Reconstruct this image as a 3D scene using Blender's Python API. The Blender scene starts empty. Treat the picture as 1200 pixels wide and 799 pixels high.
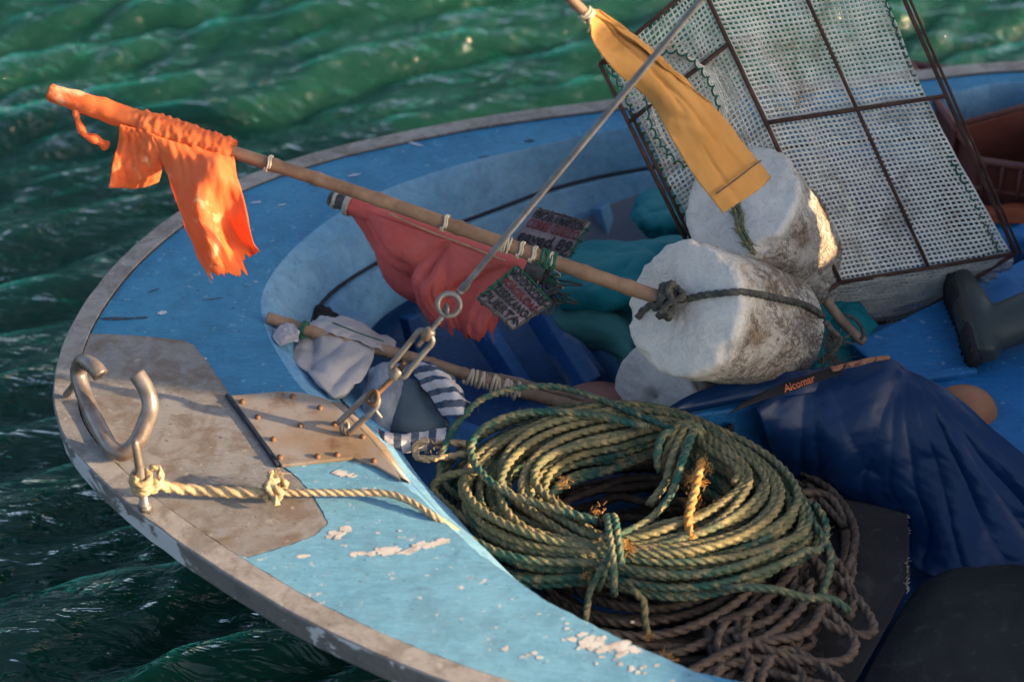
import bpy, math, random
import numpy as np
from mathutils import Vector, Matrix, Euler, noise as mn

S = bpy.context.scene
COL = S.collection
R = math.radians
random.seed(7)
rng = np.random.default_rng(11)

# ------------------------------------------------------------------ camera
PITCH, DIST, FOC = R(38), 5.0, 85.0
FWD = np.array([0, math.cos(PITCH), -math.sin(PITCH)])
UP = np.array([0, math.sin(PITCH), math.cos(PITCH)])
RT = np.array([1.0, 0, 0])
CAM = -DIST * FWD
FPX = FOC / 36 * 1200
cam_d = bpy.data.cameras.new('camera')
cam = bpy.data.objects.new('camera', cam_d)
COL.objects.link(cam)
cam.location = CAM
cam.rotation_euler = (math.pi / 2 - PITCH, 0, 0)
cam_d.lens = FOC
cam_d.sensor_width = 36
cam_d.clip_start = 0.05
cam_d.clip_end = 2000
cam_d.dof.use_dof = True
cam_d.dof.focus_distance = 4.88
cam_d.dof.aperture_fstop = 2.0
cam_d.dof.aperture_blades = 0
S.camera = cam

# ------------------------------------------------------------------ light
SUN_AZ, SUN_EL = R(-12), R(15)
sd = Vector((math.cos(SUN_EL) * math.cos(SUN_AZ), math.cos(SUN_EL) * math.sin(SUN_AZ), math.sin(SUN_EL)))
W = bpy.data.worlds.new('World')
S.world = W
W.use_nodes = True
wn = W.node_tree
sky = wn.nodes.new('ShaderNodeTexSky')
sky.sky_type = 'NISHITA'
sky.sun_disc = False
sky.sun_elevation = SUN_EL
sky.sun_rotation = math.atan2(sd.x, sd.y)
sky.air_density = 0.8
sky.ozone_density = 0.4
sky.dust_density = 3.5
bg = wn.nodes['Background']
bg.inputs['Strength'].default_value = 0.12
wn.links.new(sky.outputs[0], bg.inputs[0])
sl = bpy.data.lights.new('sun', 'SUN')
sl.energy = 5.0
sl.angle = R(0.6)
sl.color = (1.0, 0.70, 0.40)
so = bpy.data.objects.new('sun', sl)
COL.objects.link(so)
so.rotation_euler = (-sd).to_track_quat('-Z', 'Y').to_euler()
so.location = (3, -1, 3)
S.view_settings.view_transform = 'Standard'
S.view_settings.look = 'None'
S.view_settings.exposure = 1.48
S.view_settings.gamma = 1
S.cycles.use_denoising = True
S.cycles.max_bounces = 6
S.cycles.sample_clamp_indirect = 4

# ------------------------------------------------------------------ maths
def P(px, py, z=0.0):
    d = FWD + RT * (px - 600) / FPX + UP * (399.5 - py) / FPX
    t = (z - CAM[2]) / d[2]
    return CAM + d * t

def PP(pts):
    return np.array([P(*p) for p in pts])

def cat(pts, n, closed=False):
    """catmull-rom through the points, resampled to n points evenly by length"""
    p = np.asarray(pts, float)
    m = len(p)
    if closed:
        q = np.vstack([p[-1], p, p[0], p[1]])
        segs = m
    else:
        q = np.vstack([2 * p[0] - p[1], p, 2 * p[-1] - p[-2]])
        segs = m - 1
    out = []
    K = max(6, int(4 * n / segs))
    t = np.linspace(0, 1, K, endpoint=False)[:, None]
    for i in range(segs):
        a, b, c, d = q[i], q[i + 1], q[i + 2], q[i + 3]
        out.append(0.5 * ((2 * b) + (-a + c) * t + (2 * a - 5 * b + 4 * c - d) * t ** 2 + (-a + 3 * b - 3 * c + d) * t ** 3))
    out = np.vstack(out + [(q[1] if closed else q[-2])[None, :]])
    L = np.r_[0, np.cumsum(np.linalg.norm(np.diff(out, axis=0), axis=1))]
    s = np.linspace(0, L[-1], n + 1 if closed else n)
    r = np.stack([np.interp(s, L, out[:, k]) for k in range(p.shape[1])], 1)
    return r[:-1] if closed else r

def nz(x, y=0.0, z=0.0):
    return mn.noise(Vector((x, y, z)))

# ------------------------------------------------------------------ objects
def thing(name, label, cat_, loc=(0, 0, 0), group=None, kind=None):
    o = bpy.data.objects.new(name, None)
    COL.objects.link(o)
    o.location = Vector([float(v) for v in loc])
    o.empty_display_size = 0.05
    o['label'] = label
    o['category'] = cat_
    if group:
        o['group'] = group
    if kind:
        o['kind'] = kind
    return o

def tag(o, label, cat_, group=None):
    o['label'] = label
    o['category'] = cat_
    if group:
        o['group'] = group
    return o

def woff(o):
    v = Vector((0, 0, 0))
    while o is not None:
        v += o.location
        o = o.parent
    return v

class MB:
    def __init__(s):
        s.v, s.f, s.n, s.t = [], [], 0, []
    def add(s, v, f, t=None):
        v = np.asarray(v, float).reshape(-1, 3)
        s.t.append(np.full(len(v), .5) if t is None else np.asarray(t, float))
        s.v.append(v)
        s.f += [tuple(int(i) + s.n for i in q) for q in f]
        s.n += len(v)
        return s
    def build(s, name, mat, parent=None, smooth=True, label=None, base=None, sharp=None):
        v = np.vstack(s.v)
        me = bpy.data.meshes.new(name)
        if base is None:
            base = woff(parent) if parent is not None else Vector(v.mean(0))
            if parent is None:
                base.z = float(v[:, 2].min())
        off = Vector(base)
        me.from_pydata((v - np.array(off)).tolist(), [], s.f)
        me.update()
        if any(np.any(t != .5) for t in s.t):
            at = me.attributes.new('tint', 'FLOAT', 'POINT')
            at.data.foreach_set('value', np.concatenate(s.t).astype(np.float32))
        if smooth:
            me.polygons.foreach_set('use_smooth', [True] * len(me.polygons))
            if sharp:
                me.set_sharp_from_angle(angle=R(sharp))
        o = bpy.data.objects.new(name, me)
        COL.objects.link(o)
        if parent is None:
            o.location = off
        else:
            o.parent = parent
        for m in (mat if isinstance(mat, (list, tuple)) else [mat]):
            me.materials.append(m)
        if label:
            o['label'] = label
        return o

def frames(p, closed=False):
    p = np.asarray(p, float)
    if closed:
        t = np.roll(p, -1, 0) - np.roll(p, 1, 0)
    else:
        t = np.gradient(p, axis=0)
    t /= np.linalg.norm(t, axis=1)[:, None] + 1e-12
    n = np.zeros_like(p)
    a = np.array([0, 0, 1.0]) if abs(t[0][2]) < .9 else np.array([1.0, 0, 0])
    u = a - t[0] * a.dot(t[0])
    u /= np.linalg.norm(u)
    n[0] = u
    for i in range(1, len(p)):
        u = u - t[i] * u.dot(t[i])
        u /= np.linalg.norm(u) + 1e-12
        n[i] = u
    b = np.cross(t, n)
    return t, n, b

def tube(mb, pts, r, sides=10, closed=False, cap=True, prof=None, twist=None, tint=None):
    p = np.asarray(pts, float)
    m = len(p)
    r = np.broadcast_to(np.asarray(r, float), (m,))
    t, n, b = frames(p, closed)
    a = np.linspace(0, 2 * np.pi, sides, endpoint=False)
    if prof is None:
        rad = r[:, None] * np.ones(sides)[None, :]
        ang = np.broadcast_to(a, (m, sides))
    else:
        rad = r[:, None] * prof[None, :]
        ang = a[None, :] + twist[:, None]
    V = p[:, None, :] + (np.cos(ang) * rad)[..., None] * n[:, None, :] + (np.sin(ang) * rad)[..., None] * b[:, None, :]
    V = V.reshape(-1, 3)
    i = np.arange(m if closed else m - 1)
    j = np.arange(sides)
    I, J = np.meshgrid(i, j, indexing='ij')
    I2 = (I + 1) % m
    J2 = (J + 1) % sides
    F = np.stack([I * sides + J, I * sides + J2, I2 * sides + J2, I2 * sides + J], -1).reshape(-1, 4)
    f = [tuple(q) for q in F.tolist()]
    if cap and not closed:
        f.append(tuple(range(sides - 1, -1, -1)))
        f.append(tuple((m - 1) * sides + k for k in range(sides)))
    mb.add(V, f, None if tint is None else np.repeat(tint, sides))
    return mb

def _rope_prof(sides):
    out = []
    for k in range(sides):
        a = (k / sides * 360 + 60) % 120 - 60
        a = R(a)
        d, rc = .46, .54
        out.append(d * math.cos(a) + math.sqrt(max(rc * rc - (d * math.sin(a)) ** 2, 0)))
    return np.array(out)
RP = _rope_prof(15)
RP9 = _rope_prof(9)

rt_ = random.Random(99)
def rope(mb, pts, r, pitch=None, step=None, closed=False, ph=0.0, lo=False, hue=None, fuzz=0):
    """three-strand laid rope along pts"""
    pitch = pitch or r * 6.5
    step = step or pitch / 8
    p = np.asarray(pts, float)
    L = np.linalg.norm(np.diff(p, axis=0), axis=1).sum()
    n = max(4, int(L / step))
    q = cat(p, n, closed)
    if fuzz:
        _t, _n, _b = frames(q, closed)
        for _ in range(int(L * fuzz)):
            k = rt_.randrange(len(q)); a = rt_.uniform(0, 6.283); rad = _n[k] * math.cos(a) + _b[k] * math.sin(a)
            o = q[k] + rad * r * .85; l = rt_.uniform(.004, .013)
            d1 = rad * rt_.uniform(.2, .9) + _t[k] * rt_.uniform(-1, 1)
            e = o + d1 * l + np.array([rt_.gauss(0, .3), rt_.gauss(0, .3), rt_.gauss(0, .3)]) * l
            m_ = (o + e) / 2 + rad * l * .15
            s3_ = np.cross(d1, rad); s3_ /= np.linalg.norm(s3_) + 1e-9
            w_ = .00035
            mb.add([o - s3_ * w_, o + s3_ * w_, m_ + s3_ * w_ * .8, m_ - s3_ * w_ * .8, e, o + rad * w_], [(0, 1, 2, 3), (3, 2, 4), (0, 5, 1), (1, 5, 2), (2, 5, 4), (4, 5, 3), (3, 5, 0)])
    tw = np.arange(len(q)) * step / pitch * 2 * np.pi + ph
    if closed:
        k = round(tw[-1] / (2 * np.pi / 3))
        tw = np.linspace(ph, ph + k * 2 * np.pi / 3, len(q), endpoint=False)
    prof = RP9 if lo else RP
    t0 = rt_.random() if hue is None else hue
    tint = np.clip(np.array([t0 + .6 * nz(x * step * 3.5, t0 * 40) + .12 * nz(x * step * 22, t0 * 9) for x in range(len(q))]), 0, 1)
    rv_ = r * (1 + .07 * np.array([nz(x * step * 9, t0 * 70) for x in range(len(q))]))
    return tube(mb, q, rv_, len(prof), closed, True, prof, tw, tint)

def box(mb, a, b, c, d, h):
    """slab from four top corners, extruded down by h"""
    top = np.array([a, b, c, d], float)
    bot = top - np.array([0, 0, h])
    mb.add(np.vstack([top, bot]), [(0, 1, 2, 3), (7, 6, 5, 4), (0, 4, 5, 1), (1, 5, 6, 2), (2, 6, 7, 3), (3, 7, 4, 0)])
    return mb

def prism(mb, outline, h):
    top = np.asarray(outline, float)
    n = len(top)
    bot = top - np.array([0, 0, h])
    ar = 0
    for i in range(n):
        x0, y0 = top[i][:2]; x1, y1 = top[(i + 1) % n][:2]
        ar += x0 * y1 - x1 * y0
    if ar < 0:
        top = top[::-1]; bot = bot[::-1]
    f = [tuple(range(n)), tuple(range(2 * n - 1, n - 1, -1))]
    for i in range(n):
        j = (i + 1) % n
        f.append((j, i, n + i, n + j))
    mb.add(np.vstack([top, bot]), f)
    return mb

def loft(mb, rows, closed=False):
    rows = [np.asarray(r, float) for r in rows]
    m = len(rows[0])
    V = np.vstack(rows)
    f = []
    for i in range(len(rows) - 1):
        for j in range(m if closed else m - 1):
            k = (j + 1) % m
            f.append((i * m + j, i * m + k, (i + 1) * m + k, (i + 1) * m + j))
    mb.add(V, f)
    return mb

def bevel(o, w, seg=2, ang=35):
    m = o.modifiers.new('bevel', 'BEVEL')
    m.width = w; m.segments = seg; m.limit_method = 'ANGLE'; m.angle_limit = R(ang)
    return o

def patch(name, rows, n, m, mat, parent=None, folds=None, thick=.002, jag=None, closed_fn=None, label=None, uvs=True):
    """cloth: bicubic surface through rows of (px,py,z) control points"""
    ctrl = np.array([[P(*c) for c in r] for r in rows])
    return surf(name, ctrl, n, m, mat, parent, folds, thick, jag, label)

def surf(name, ctrl, n, m, mat, parent=None, folds=None, thick=.002, jag=None, label=None):
    A = np.array([cat(r, m) for r in ctrl])
    B = np.array([cat(A[:, j], n) for j in range(m)])       # m x n x 3
    B = np.transpose(B, (1, 0, 2))                          # n x m x 3
    if jag is not None:
        V = np.empty_like(B)
        for j in range(m):
            s = jag(j / (m - 1))
            t = np.clip(np.linspace(0, 1, n) * s, 0, 1) * (n - 1)
            i0 = np.clip(t.astype(int), 0, n - 2)
            fr = (t - i0)[:, None]
            V[:, j] = B[i0, j] * (1 - fr) + B[i0 + 1, j] * fr
        B = V
    du = np.gradient(B, axis=1); dv = np.gradient(B, axis=0)
    N = np.cross(du, dv)
    N /= np.linalg.norm(N, axis=2)[..., None] + 1e-12
    if folds is not None:
        D = np.zeros((n, m))
        for i in range(n):
            for j in range(m):
                D[i, j] = folds(j / (m - 1), i / (n - 1), B[i, j])
        B = B + N * D[..., None]
    f = []
    for i in range(n - 1):
        for j in range(m - 1):
            f.append((i * m + j, i * m + j + 1, (i + 1) * m + j + 1, (i + 1) * m + j))
    mb = MB(); mb.add(B.reshape(-1, 3), f)
    o = mb.build(name, mat, parent, label=label)
    uv = o.data.uv_layers.new(name='UVMap')
    li = np.empty(len(o.data.loops), int)
    o.data.loops.foreach_get('vertex_index', li)
    uvc = np.stack([(li % m) / (m - 1), (li // m) / (n - 1)], 1)
    uv.data.foreach_set('uv', uvc.ravel())
    if thick:
        s = o.modifiers.new('solid', 'SOLIDIFY'); s.thickness = thick; s.offset = -1
    return o

def crease(u, v, lines, amp, w):
    """sharp folds running along lines (u0, v0, u1, v1, strength)"""
    d_ = 0.0
    for (u0, v0, u1, v1, k) in lines:
        ex, ey = u1 - u0, v1 - v0
        L2 = ex * ex + ey * ey
        t = max(0.0, min(1.0, ((u - u0) * ex + (v - v0) * ey) / L2))
        px_, py_ = u - u0 - ex * t, v - v0 - ey * t
        dd = math.hypot(px_, py_); ww = w * (.45 + .9 * t)
        if dd < ww:
            d_ += k * (1 - dd / ww) ** 1.35 * min(1, .35 + t * 1.6)
    return d_ * amp

# ------------------------------------------------------------------ materials
def newmat(name):
    m = bpy.data.materials.new(name)
    m.use_nodes = True
    return m, m.node_tree, m.node_tree.nodes['Principled BSDF']

def N(nt, t, **k):
    n = nt.nodes.new(t)
    for a, b in k.items():
        if a in n.inputs:
            n.inputs[a].default_value = b
        else:
            setattr(n, a, b)
    return n

def mix(nt, fac, a, b):
    m = nt.nodes.new('ShaderNodeMix'); m.data_type = 'RGBA'
    for s, v in ((0, fac), (6, a), (7, b)):
        if hasattr(v, 'is_output'):
            nt.links.new(v, m.inputs[s])
        else:
            m.inputs[s].default_value = v if s == 0 else (*v, 1)
    return m.outputs[2]

def ramp(nt, src, lo, hi):
    r = nt.nodes.new('ShaderNodeMapRange')
    r.inputs[1].default_value = lo; r.inputs[2].default_value = hi
    nt.links.new(src, r.inputs[0])
    return r.outputs[0]

def coords(nt, scale=(1, 1, 1), rot=(0, 0, 0), kind='Object'):
    tc = nt.nodes.new('ShaderNodeTexCoord')
    mp = nt.nodes.new('ShaderNodeMapping')
    mp.inputs['Scale'].default_value = scale
    mp.inputs['Rotation'].default_value = rot
    nt.links.new(tc.outputs[kind], mp.inputs[0])
    return mp.outputs[0]

def noi(nt, co, scale, detail=4, rough=.55, dist=0):
    n = N(nt, 'ShaderNodeTexNoise', Scale=scale, Detail=detail, Roughness=rough, Distortion=dist)
    nt.links.new(co, n.inputs['Vector'])
    return n.outputs[0]

def bump(nt, bs, h, strength=.3, dist=.002, prev=None):
    b = N(nt, 'ShaderNodeBump', Strength=strength, Distance=dist)
    nt.links.new(h, b.inputs['Height'])
    if prev is not None:
        nt.links.new(prev, b.inputs['Normal'])
    nt.links.new(b.outputs[0], bs.inputs['Normal'])
    return b.outputs[0]

def mul(nt, a, b):
    m = nt.nodes.new('ShaderNodeMath'); m.operation = 'MULTIPLY'
    for i, v in enumerate((a, b)):
        if hasattr(v, 'is_output'):
            nt.links.new(v, m.inputs[i])
        else:
            m.inputs[i].default_value = v
    return m.outputs[0]

def simple(name, c1, c2, scale=8, rough=.6, lo=.35, hi=.65, metal=0, bs_=.25, bd=.002, bscale=60, spec=.4, c3=None, s3=3, lo3=.6, hi3=.66):
    m, nt, b = newmat(name)
    co = coords(nt)
    f = ramp(nt, noi(nt, co, scale, 6, .6), lo, hi)
    c = mix(nt, f, c1, c2)
    if c3 is not None:
        f3 = ramp(nt, noi(nt, co, s3, 8, .65, .3), lo3, hi3)
        c = mix(nt, f3, c, c3)
    nt.links.new(c, b.inputs['Base Color'])
    b.inputs['Roughness'].default_value = rough
    b.inputs['Metallic'].default_value = metal
    b.inputs['Specular IOR Level'].default_value = spec
    bump(nt, b, noi(nt, co, bscale, 5, .6), bs_, bd)
    return m

def paint(name, base, pale, chip, under=(.30, .27, .24), rough=.45, streak=(1, 1, 1), chiplo=.68, chiphi=.70, chipscale=5, dirt=(.10, .09, .08), dirtlo=.58, dirthi=.8, mott=.35, stain=None):
    stain = stain or tuple(v * .6 for v in base)
    """worn brush paint: brush marks, pale scuffs, chips to primer, dirt specks"""
    m, nt, b = newmat(name)
    co = coords(nt)
    co2 = coords(nt, (3, 14, 8), (0, 0, R(25)))
    f = ramp(nt, noi(nt, co, 3.0, 7, .62), .35, .68)
    c = mix(nt, f, base, pale)
    f2 = ramp(nt, noi(nt, co2, 9, 6, .7), .3, .75)
    c = mix(nt, mul(nt, f2, .55), c, tuple(min(1, v * 1.7 + .03) for v in base))
    f4 = ramp(nt, noi(nt, coords(nt, (4, 12, 8), (0, 0, R(-15))), 22, 5, .7), .60, .72)
    c = mix(nt, mul(nt, f4, .5), c, tuple(v * .55 for v in base))
    fd = ramp(nt, noi(nt, co, 11, 9, .7), dirtlo, dirthi)
    c = mix(nt, mul(nt, fd, .6), c, dirt)
    sc = ramp(nt, noi(nt, coords(nt, (2, 6, 4), (0, 0, R(-30))), 30, 4, .75), .62, .68)
    c = mix(nt, mul(nt, sc, .5), c, under)
    fb = ramp(nt, noi(nt, co, 17, 8, .7, .6), .46, .62)
    c = mix(nt, mul(nt, fb, mott), c, stain)
    fw = ramp(nt, noi(nt, co, 55, 5, .6), .635, .70)
    c = mix(nt, mul(nt, fw, .7), c, chip)
    fk = ramp(nt, noi(nt, coords(nt, (1, 1.6, 1), (0, 0, .7)), 75, 4, .6), .655, .71)
    c = mix(nt, mul(nt, fk, .8), c, tuple(v * .4 for v in stain))
    fc = ramp(nt, noi(nt, co, chipscale, 10, .68, .4), chiplo, chiphi)
    c = mix(nt, fc, c, chip)
    nt.links.new(c, b.inputs['Base Color'])
    rr = nt.nodes.new('ShaderNodeMapRange')
    rr.inputs[3].default_value = rough - .1; rr.inputs[4].default_value = rough + .22
    nt.links.new(noi(nt, co, 14, 6, .6), rr.inputs[0])
    nt.links.new(rr.outputs[0], b.inputs['Roughness'])
    p = bump(nt, b, noi(nt, co2, 26, 6, .7), .6, .004)
    p = bump(nt, b, noi(nt, co, 7, 3, .5), .3, .01, p)
    p = bump(nt, b, fc, -.5, .001, p)
    return m

M = {}
M['deck_blue'] = paint('deck_blue_paint', (.006, .130, .275), (.036, .225, .375), (.20, .36, .50), chiplo=.70, chiphi=.74, chipscale=9, dirtlo=.66, dirthi=.9)
M['pale_blue'] = paint('pale_blue_paint', (.085, .24, .36), (.14, .315, .43), (.62, .55, .48), rough=.5, chiplo=.66, chiphi=.68, chipscale=8, dirt=(.12, .2, .28), dirtlo=.5, dirthi=.8)
M['coaming'] = paint('coaming_paint', (.07, .235, .41), (.22, .385, .51), (.07, .20, .42), rough=.6, chiplo=.54, chiphi=.70, chipscale=5, dirt=(.12, .12, .12), dirtlo=.6, dirthi=.85)
M['grey'] = paint('worn_grey_paint', (.14, .145, .15), (.215, .21, .205), (.36, .32, .27), rough=.5, chiplo=.67, chiphi=.71, chipscale=7, dirt=(.15, .095, .06), dirtlo=.50, dirthi=.68, mott=.75, stain=(.12, .085, .06))
M['cap'] = paint('weathered_cap', (.20, .19, .185), (.30, .285, .27), (.42, .40, .37), rough=.6, chiplo=.66, chiphi=.7, chipscale=14, dirt=(.12, .085, .06), dirtlo=.5, dirthi=.7, mott=.6, stain=(.10, .08, .065))
M['rail_side'] = paint('rail_side_paint', (.10, .105, .11), (.16, .155, .15), (.50, .53, .58), rough=.65, chiplo=.57, chiphi=.585, chipscale=6.5)
M['plate'] = simple('steel_plate', (.27, .19, .12), (.30, .27, .24), 9, .42, .4, .6, .25, .3, .002, 30, c3=(.18, .10, .05), s3=14, lo3=.55, hi3=.7)
M['inner_blue'] = paint('inner_navy_paint', (.003, .060, .19), (.006, .10, .28), (.12, .2, .34), rough=.4, chiplo=.72, chiphi=.76, chipscale=6)
M['bench_blue'] = paint('bench_blue_paint', (.003, .125, .33), (.006, .165, .41), (.30, .42, .52), rough=.42, chiplo=.75, chiphi=.78, chipscale=12)
M['rib_blue'] = paint('rib_blue_paint', (.012, .12, .38), (.06, .24, .52), (.32, .38, .46), rough=.5, chiplo=.60, chiphi=.68, chipscale=6)
M['hull'] = simple('hull_outside', (.12, .14, .16), (.05, .10, .2), 4, .5)
M['dark'] = simple('dark_caulk', (.012, .016, .03), (.02, .03, .05), 20, .8)
M['steel'] = simple('galvanised_steel', (.20, .19, .18), (.15, .12, .10), 24, .45, .4, .65, .45, .3, .001, 90, c3=(.22, .10, .045), s3=26, lo3=.56, hi3=.7)
M['hook_steel'] = simple('worn_steel', (.30, .26, .24), (.16, .12, .10), 16, .36, .4, .65, .6, .4, .001, 60, c3=(.14, .07, .04), s3=20, lo3=.55, hi3=.65)
M['rust'] = simple('rust', (.11, .055, .032), (.20, .11, .06), 30, .7, .4, .65, .2, .5, .002, 80)
M['rod_rust'] = simple('rusty_rod', (.045, .022, .017), (.10, .045, .03), 30, .7, .4, .65, .1, .5, .002, 90)
M['stay'] = simple('stay_steel', (.22, .22, .24), (.15, .15, .165), 30, .45, .4, .6, .3)
M['cane'] = simple('cane', (.15, .085, .052), (.25, .155, .10), 22, .55, .35, .65, 0, .4, .002, 70, c3=(.10, .05, .03), s3=18, lo3=.6, hi3=.72)
M['cane_dark'] = simple('old_cane', (.19, .125, .085), (.30, .21, .145), 22, .6, .35, .65, 0, .4, .002, 70)
M['cord_green'] = simple('green_cord', (.008, .055, .035), (.012, .11, .062), 60, .7)
M['cord_dark'] = simple('dark_cord', (.035, .035, .04), (.09, .085, .075), 60, .85, bs_=.5)
M['cord_pale'] = simple('pale_cord', (.42, .36, .27), (.55, .48, .38), 60, .8)
M['wire'] = simple('thin_wire', (.45, .33, .16), (.3, .2, .1), 40, .5, metal=.3)
M['mat'] = simple('rubber_mat', (.022, .022, .024), (.038, .037, .038), 12, .88, .3, .7, 0, .7, .004, 140, c3=(.085, .08, .075), s3=22, lo3=.56, hi3=.78, spec=.25)
M['boot'] = simple('boot_rubber', (.03, .038, .037), (.05, .058, .054), 10, .42, .3, .7, 0, .2, .002, 40)
M['sole'] = simple('boot_sole', (.010, .011, .012), (.018, .018, .018), 20, .8)
M['crate'] = simple('crate_plastic', (.115, .030, .022), (.16, .05, .036), 9, .5, spec=.4)
M['brownfloat'] = simple('brown_float', (.30, .12, .06), (.38, .17, .085), 12, .5, bs_=.15)
M['pinkfloat'] = simple('pink_float', (.26, .11, .085), (.34, .15, .12), 12, .55, bs_=.15)
M['netplastic'] = simple('white_net_plastic', (.60, .59, .53), (.76, .74, .66), 30, .6, c3=(.32, .25, .18), s3=9, lo3=.52, hi3=.7)
M['oldnet'] = simple('dirty_net', (.26, .27, .25), (.38, .37, .33), 25, .8)
M['frame_white'] = simple('whitewashed', (.30, .36, .44), (.42, .46, .5), 12, .7)

def m_rope(name, a, b, c, r=.75):
    m, nt, bs = newmat(name)
    co = coords(nt)
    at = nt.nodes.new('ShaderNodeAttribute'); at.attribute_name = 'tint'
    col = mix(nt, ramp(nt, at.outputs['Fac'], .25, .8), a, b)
    f = ramp(nt, noi(nt, co, 9, 5, .6), .45, .62)
    col = mix(nt, mul(nt, f, .5), col, b)
    f2 = ramp(nt, noi(nt, co, 38, 4, .7), .48, .66)
    col = mix(nt, f2, col, c)
    f3 = ramp(nt, noi(nt, co, 170, 3, .6), .35, .7)
    col = mix(nt, mul(nt, f3, .45), col, tuple(v * .45 for v in a))
    nt.links.new(col, bs.inputs['Base Color'])
    bs.inputs['Roughness'].default_value = r
    bs.inputs['Specular IOR Level'].default_value = .35
    bump(nt, bs, noi(nt, co, 400, 4, .7), .8, .0015)
    return m
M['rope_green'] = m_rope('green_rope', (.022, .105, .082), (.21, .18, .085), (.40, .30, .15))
M['rope_brown'] = m_rope('brown_rope', (.10, .07, .055), (.17, .12, .09), (.22, .17, .13), .85)
M['rope_tan'] = m_rope('tan_rope', (.42, .32, .19), (.50, .40, .26), (.30, .20, .11), .8)
M['rope_orange'] = m_rope('orange_fibre', (.42, .17, .04), (.55, .28, .08), (.5, .38, .16), .85)
M['rope_slate'] = m_rope('slate_rope', (.06, .06, .058), (.10, .095, .08), (.16, .145, .11), .85)

def m_cloth(name, a, b, trans=.0, rough=.75, scale=6, weave=500, wb=.3, spec=.25, dirt=None, dl=.6, dh=.75, sheen=0):
    m, nt, bs = newmat(name)
    co = coords(nt)
    f = ramp(nt, noi(nt, co, scale, 6, .6), .3, .7)
    col = mix(nt, f, a, b)
    if dirt is not None:
        fd = ramp(nt, noi(nt, co, scale * 1.7, 9, .7, .5), dl, dh)
        col = mix(nt, fd, col, dirt)
    nt.links.new(col, bs.inputs['Base Color'])
    bs.inputs['Roughness'].default_value = rough
    bs.inputs['Specular IOR Level'].default_value = spec
    p = bump(nt, bs, noi(nt, co, weave, 3, .6), wb, .0008)
    bump(nt, bs, noi(nt, co, 22, 5, .6), .35, .006, p)
    if trans:
        tr = nt.nodes.new('ShaderNodeBsdfTranslucent')
        nt.links.new(col, tr.inputs[0])
        mx = nt.nodes.new('ShaderNodeMixShader')
        mx.inputs[0].default_value = trans
        out = nt.nodes['Material Output']
        nt.links.new(bs.outputs[0], mx.inputs[1]); nt.links.new(tr.outputs[0], mx.inputs[2])
        nt.links.new(mx.outputs[0], out.inputs[0])
    return m
M['flag_orange'] = m_cloth('orange_flag_cloth', (.90, .15, .04), (.93, .28, .10), .42, .55, 5, dirt=(.95, .60, .36), dl=.58, dh=.66)  # cream patches, part faded cloth, part sunlit glare put into the colour
M['flag_red'] = m_cloth('red_flag_cloth', (.56, .10, .09), (.66, .16, .14), .2, .8, 7)
M['flag_yellow'] = m_cloth('yellow_flag_cloth', (.46, .225, .06), (.56, .30, .10), .2, .7, 6, dirt=(.38, .20, .07), dl=.58, dh=.72)
M['teal'] = m_cloth('teal_oilskin', (.002, .13, .155), (.004, .17, .195), 0, .62, 5, wb=.15)
M['teal_pale'] = m_cloth('faded_teal', (.03, .13, .125), (.05, .17, .16), 0, .8, 5)
M['navy'] = m_cloth('navy_oilskin', (.002, .018, .070), (.003, .027, .092), 0, .36, 5, wb=.1, spec=.4)
M['bag'] = m_cloth('dirty_white_bag', (.31, .315, .34), (.42, .415, .44), .12, .5, 7, spec=.4, dirt=(.33, .28, .24), dl=.62, dh=.8)
M['grey_cloth'] = m_cloth('grey_blue_cloth', (.16, .20, .26), (.23, .26, .31), 0, .7, 6, dirt=(.07, .09, .12), dl=.5, dh=.7)
M['slate_cloth'] = m_cloth('slate_cloth', (.045, .075, .10), (.07, .10, .12), 0, .6, 6)
M['red_cloth'] = m_cloth('dark_red_cloth', (.22, .03, .03), (.28, .05, .04), 0, .8, 6)
M['orange_cloth'] = m_cloth('orange_rain_cloth', (.26, .05, .018), (.31, .07, .025), 0, .7, 6)
M['strap_black'] = m_cloth('black_strap', (.012, .012, .014), (.022, .02, .02), 0, .7, 9)
M['strap_orange'] = m_cloth('faded_orange_strap', (.32, .12, .06), (.40, .18, .10), 0, .7, 30, dirt=(.03, .02, .02), dl=.5, dh=.6)
M['letter_orange'] = simple('orange_letters', (.62, .17, .07), (.5, .12, .05), 60, .6)
M['card'] = m_cloth('grey_card', (.17, .145, .16), (.24, .20, .215), 0, .7, 25, dirt=(.12, .10, .11), dl=.5, dh=.7)
M['letter_black'] = simple('black_letters', (.008, .008, .012), (.015, .015, .02), 60, .6)
M['letter_red'] = simple('red_letters', (.16, .012, .016), (.12, .01, .012), 60, .6)

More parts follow.
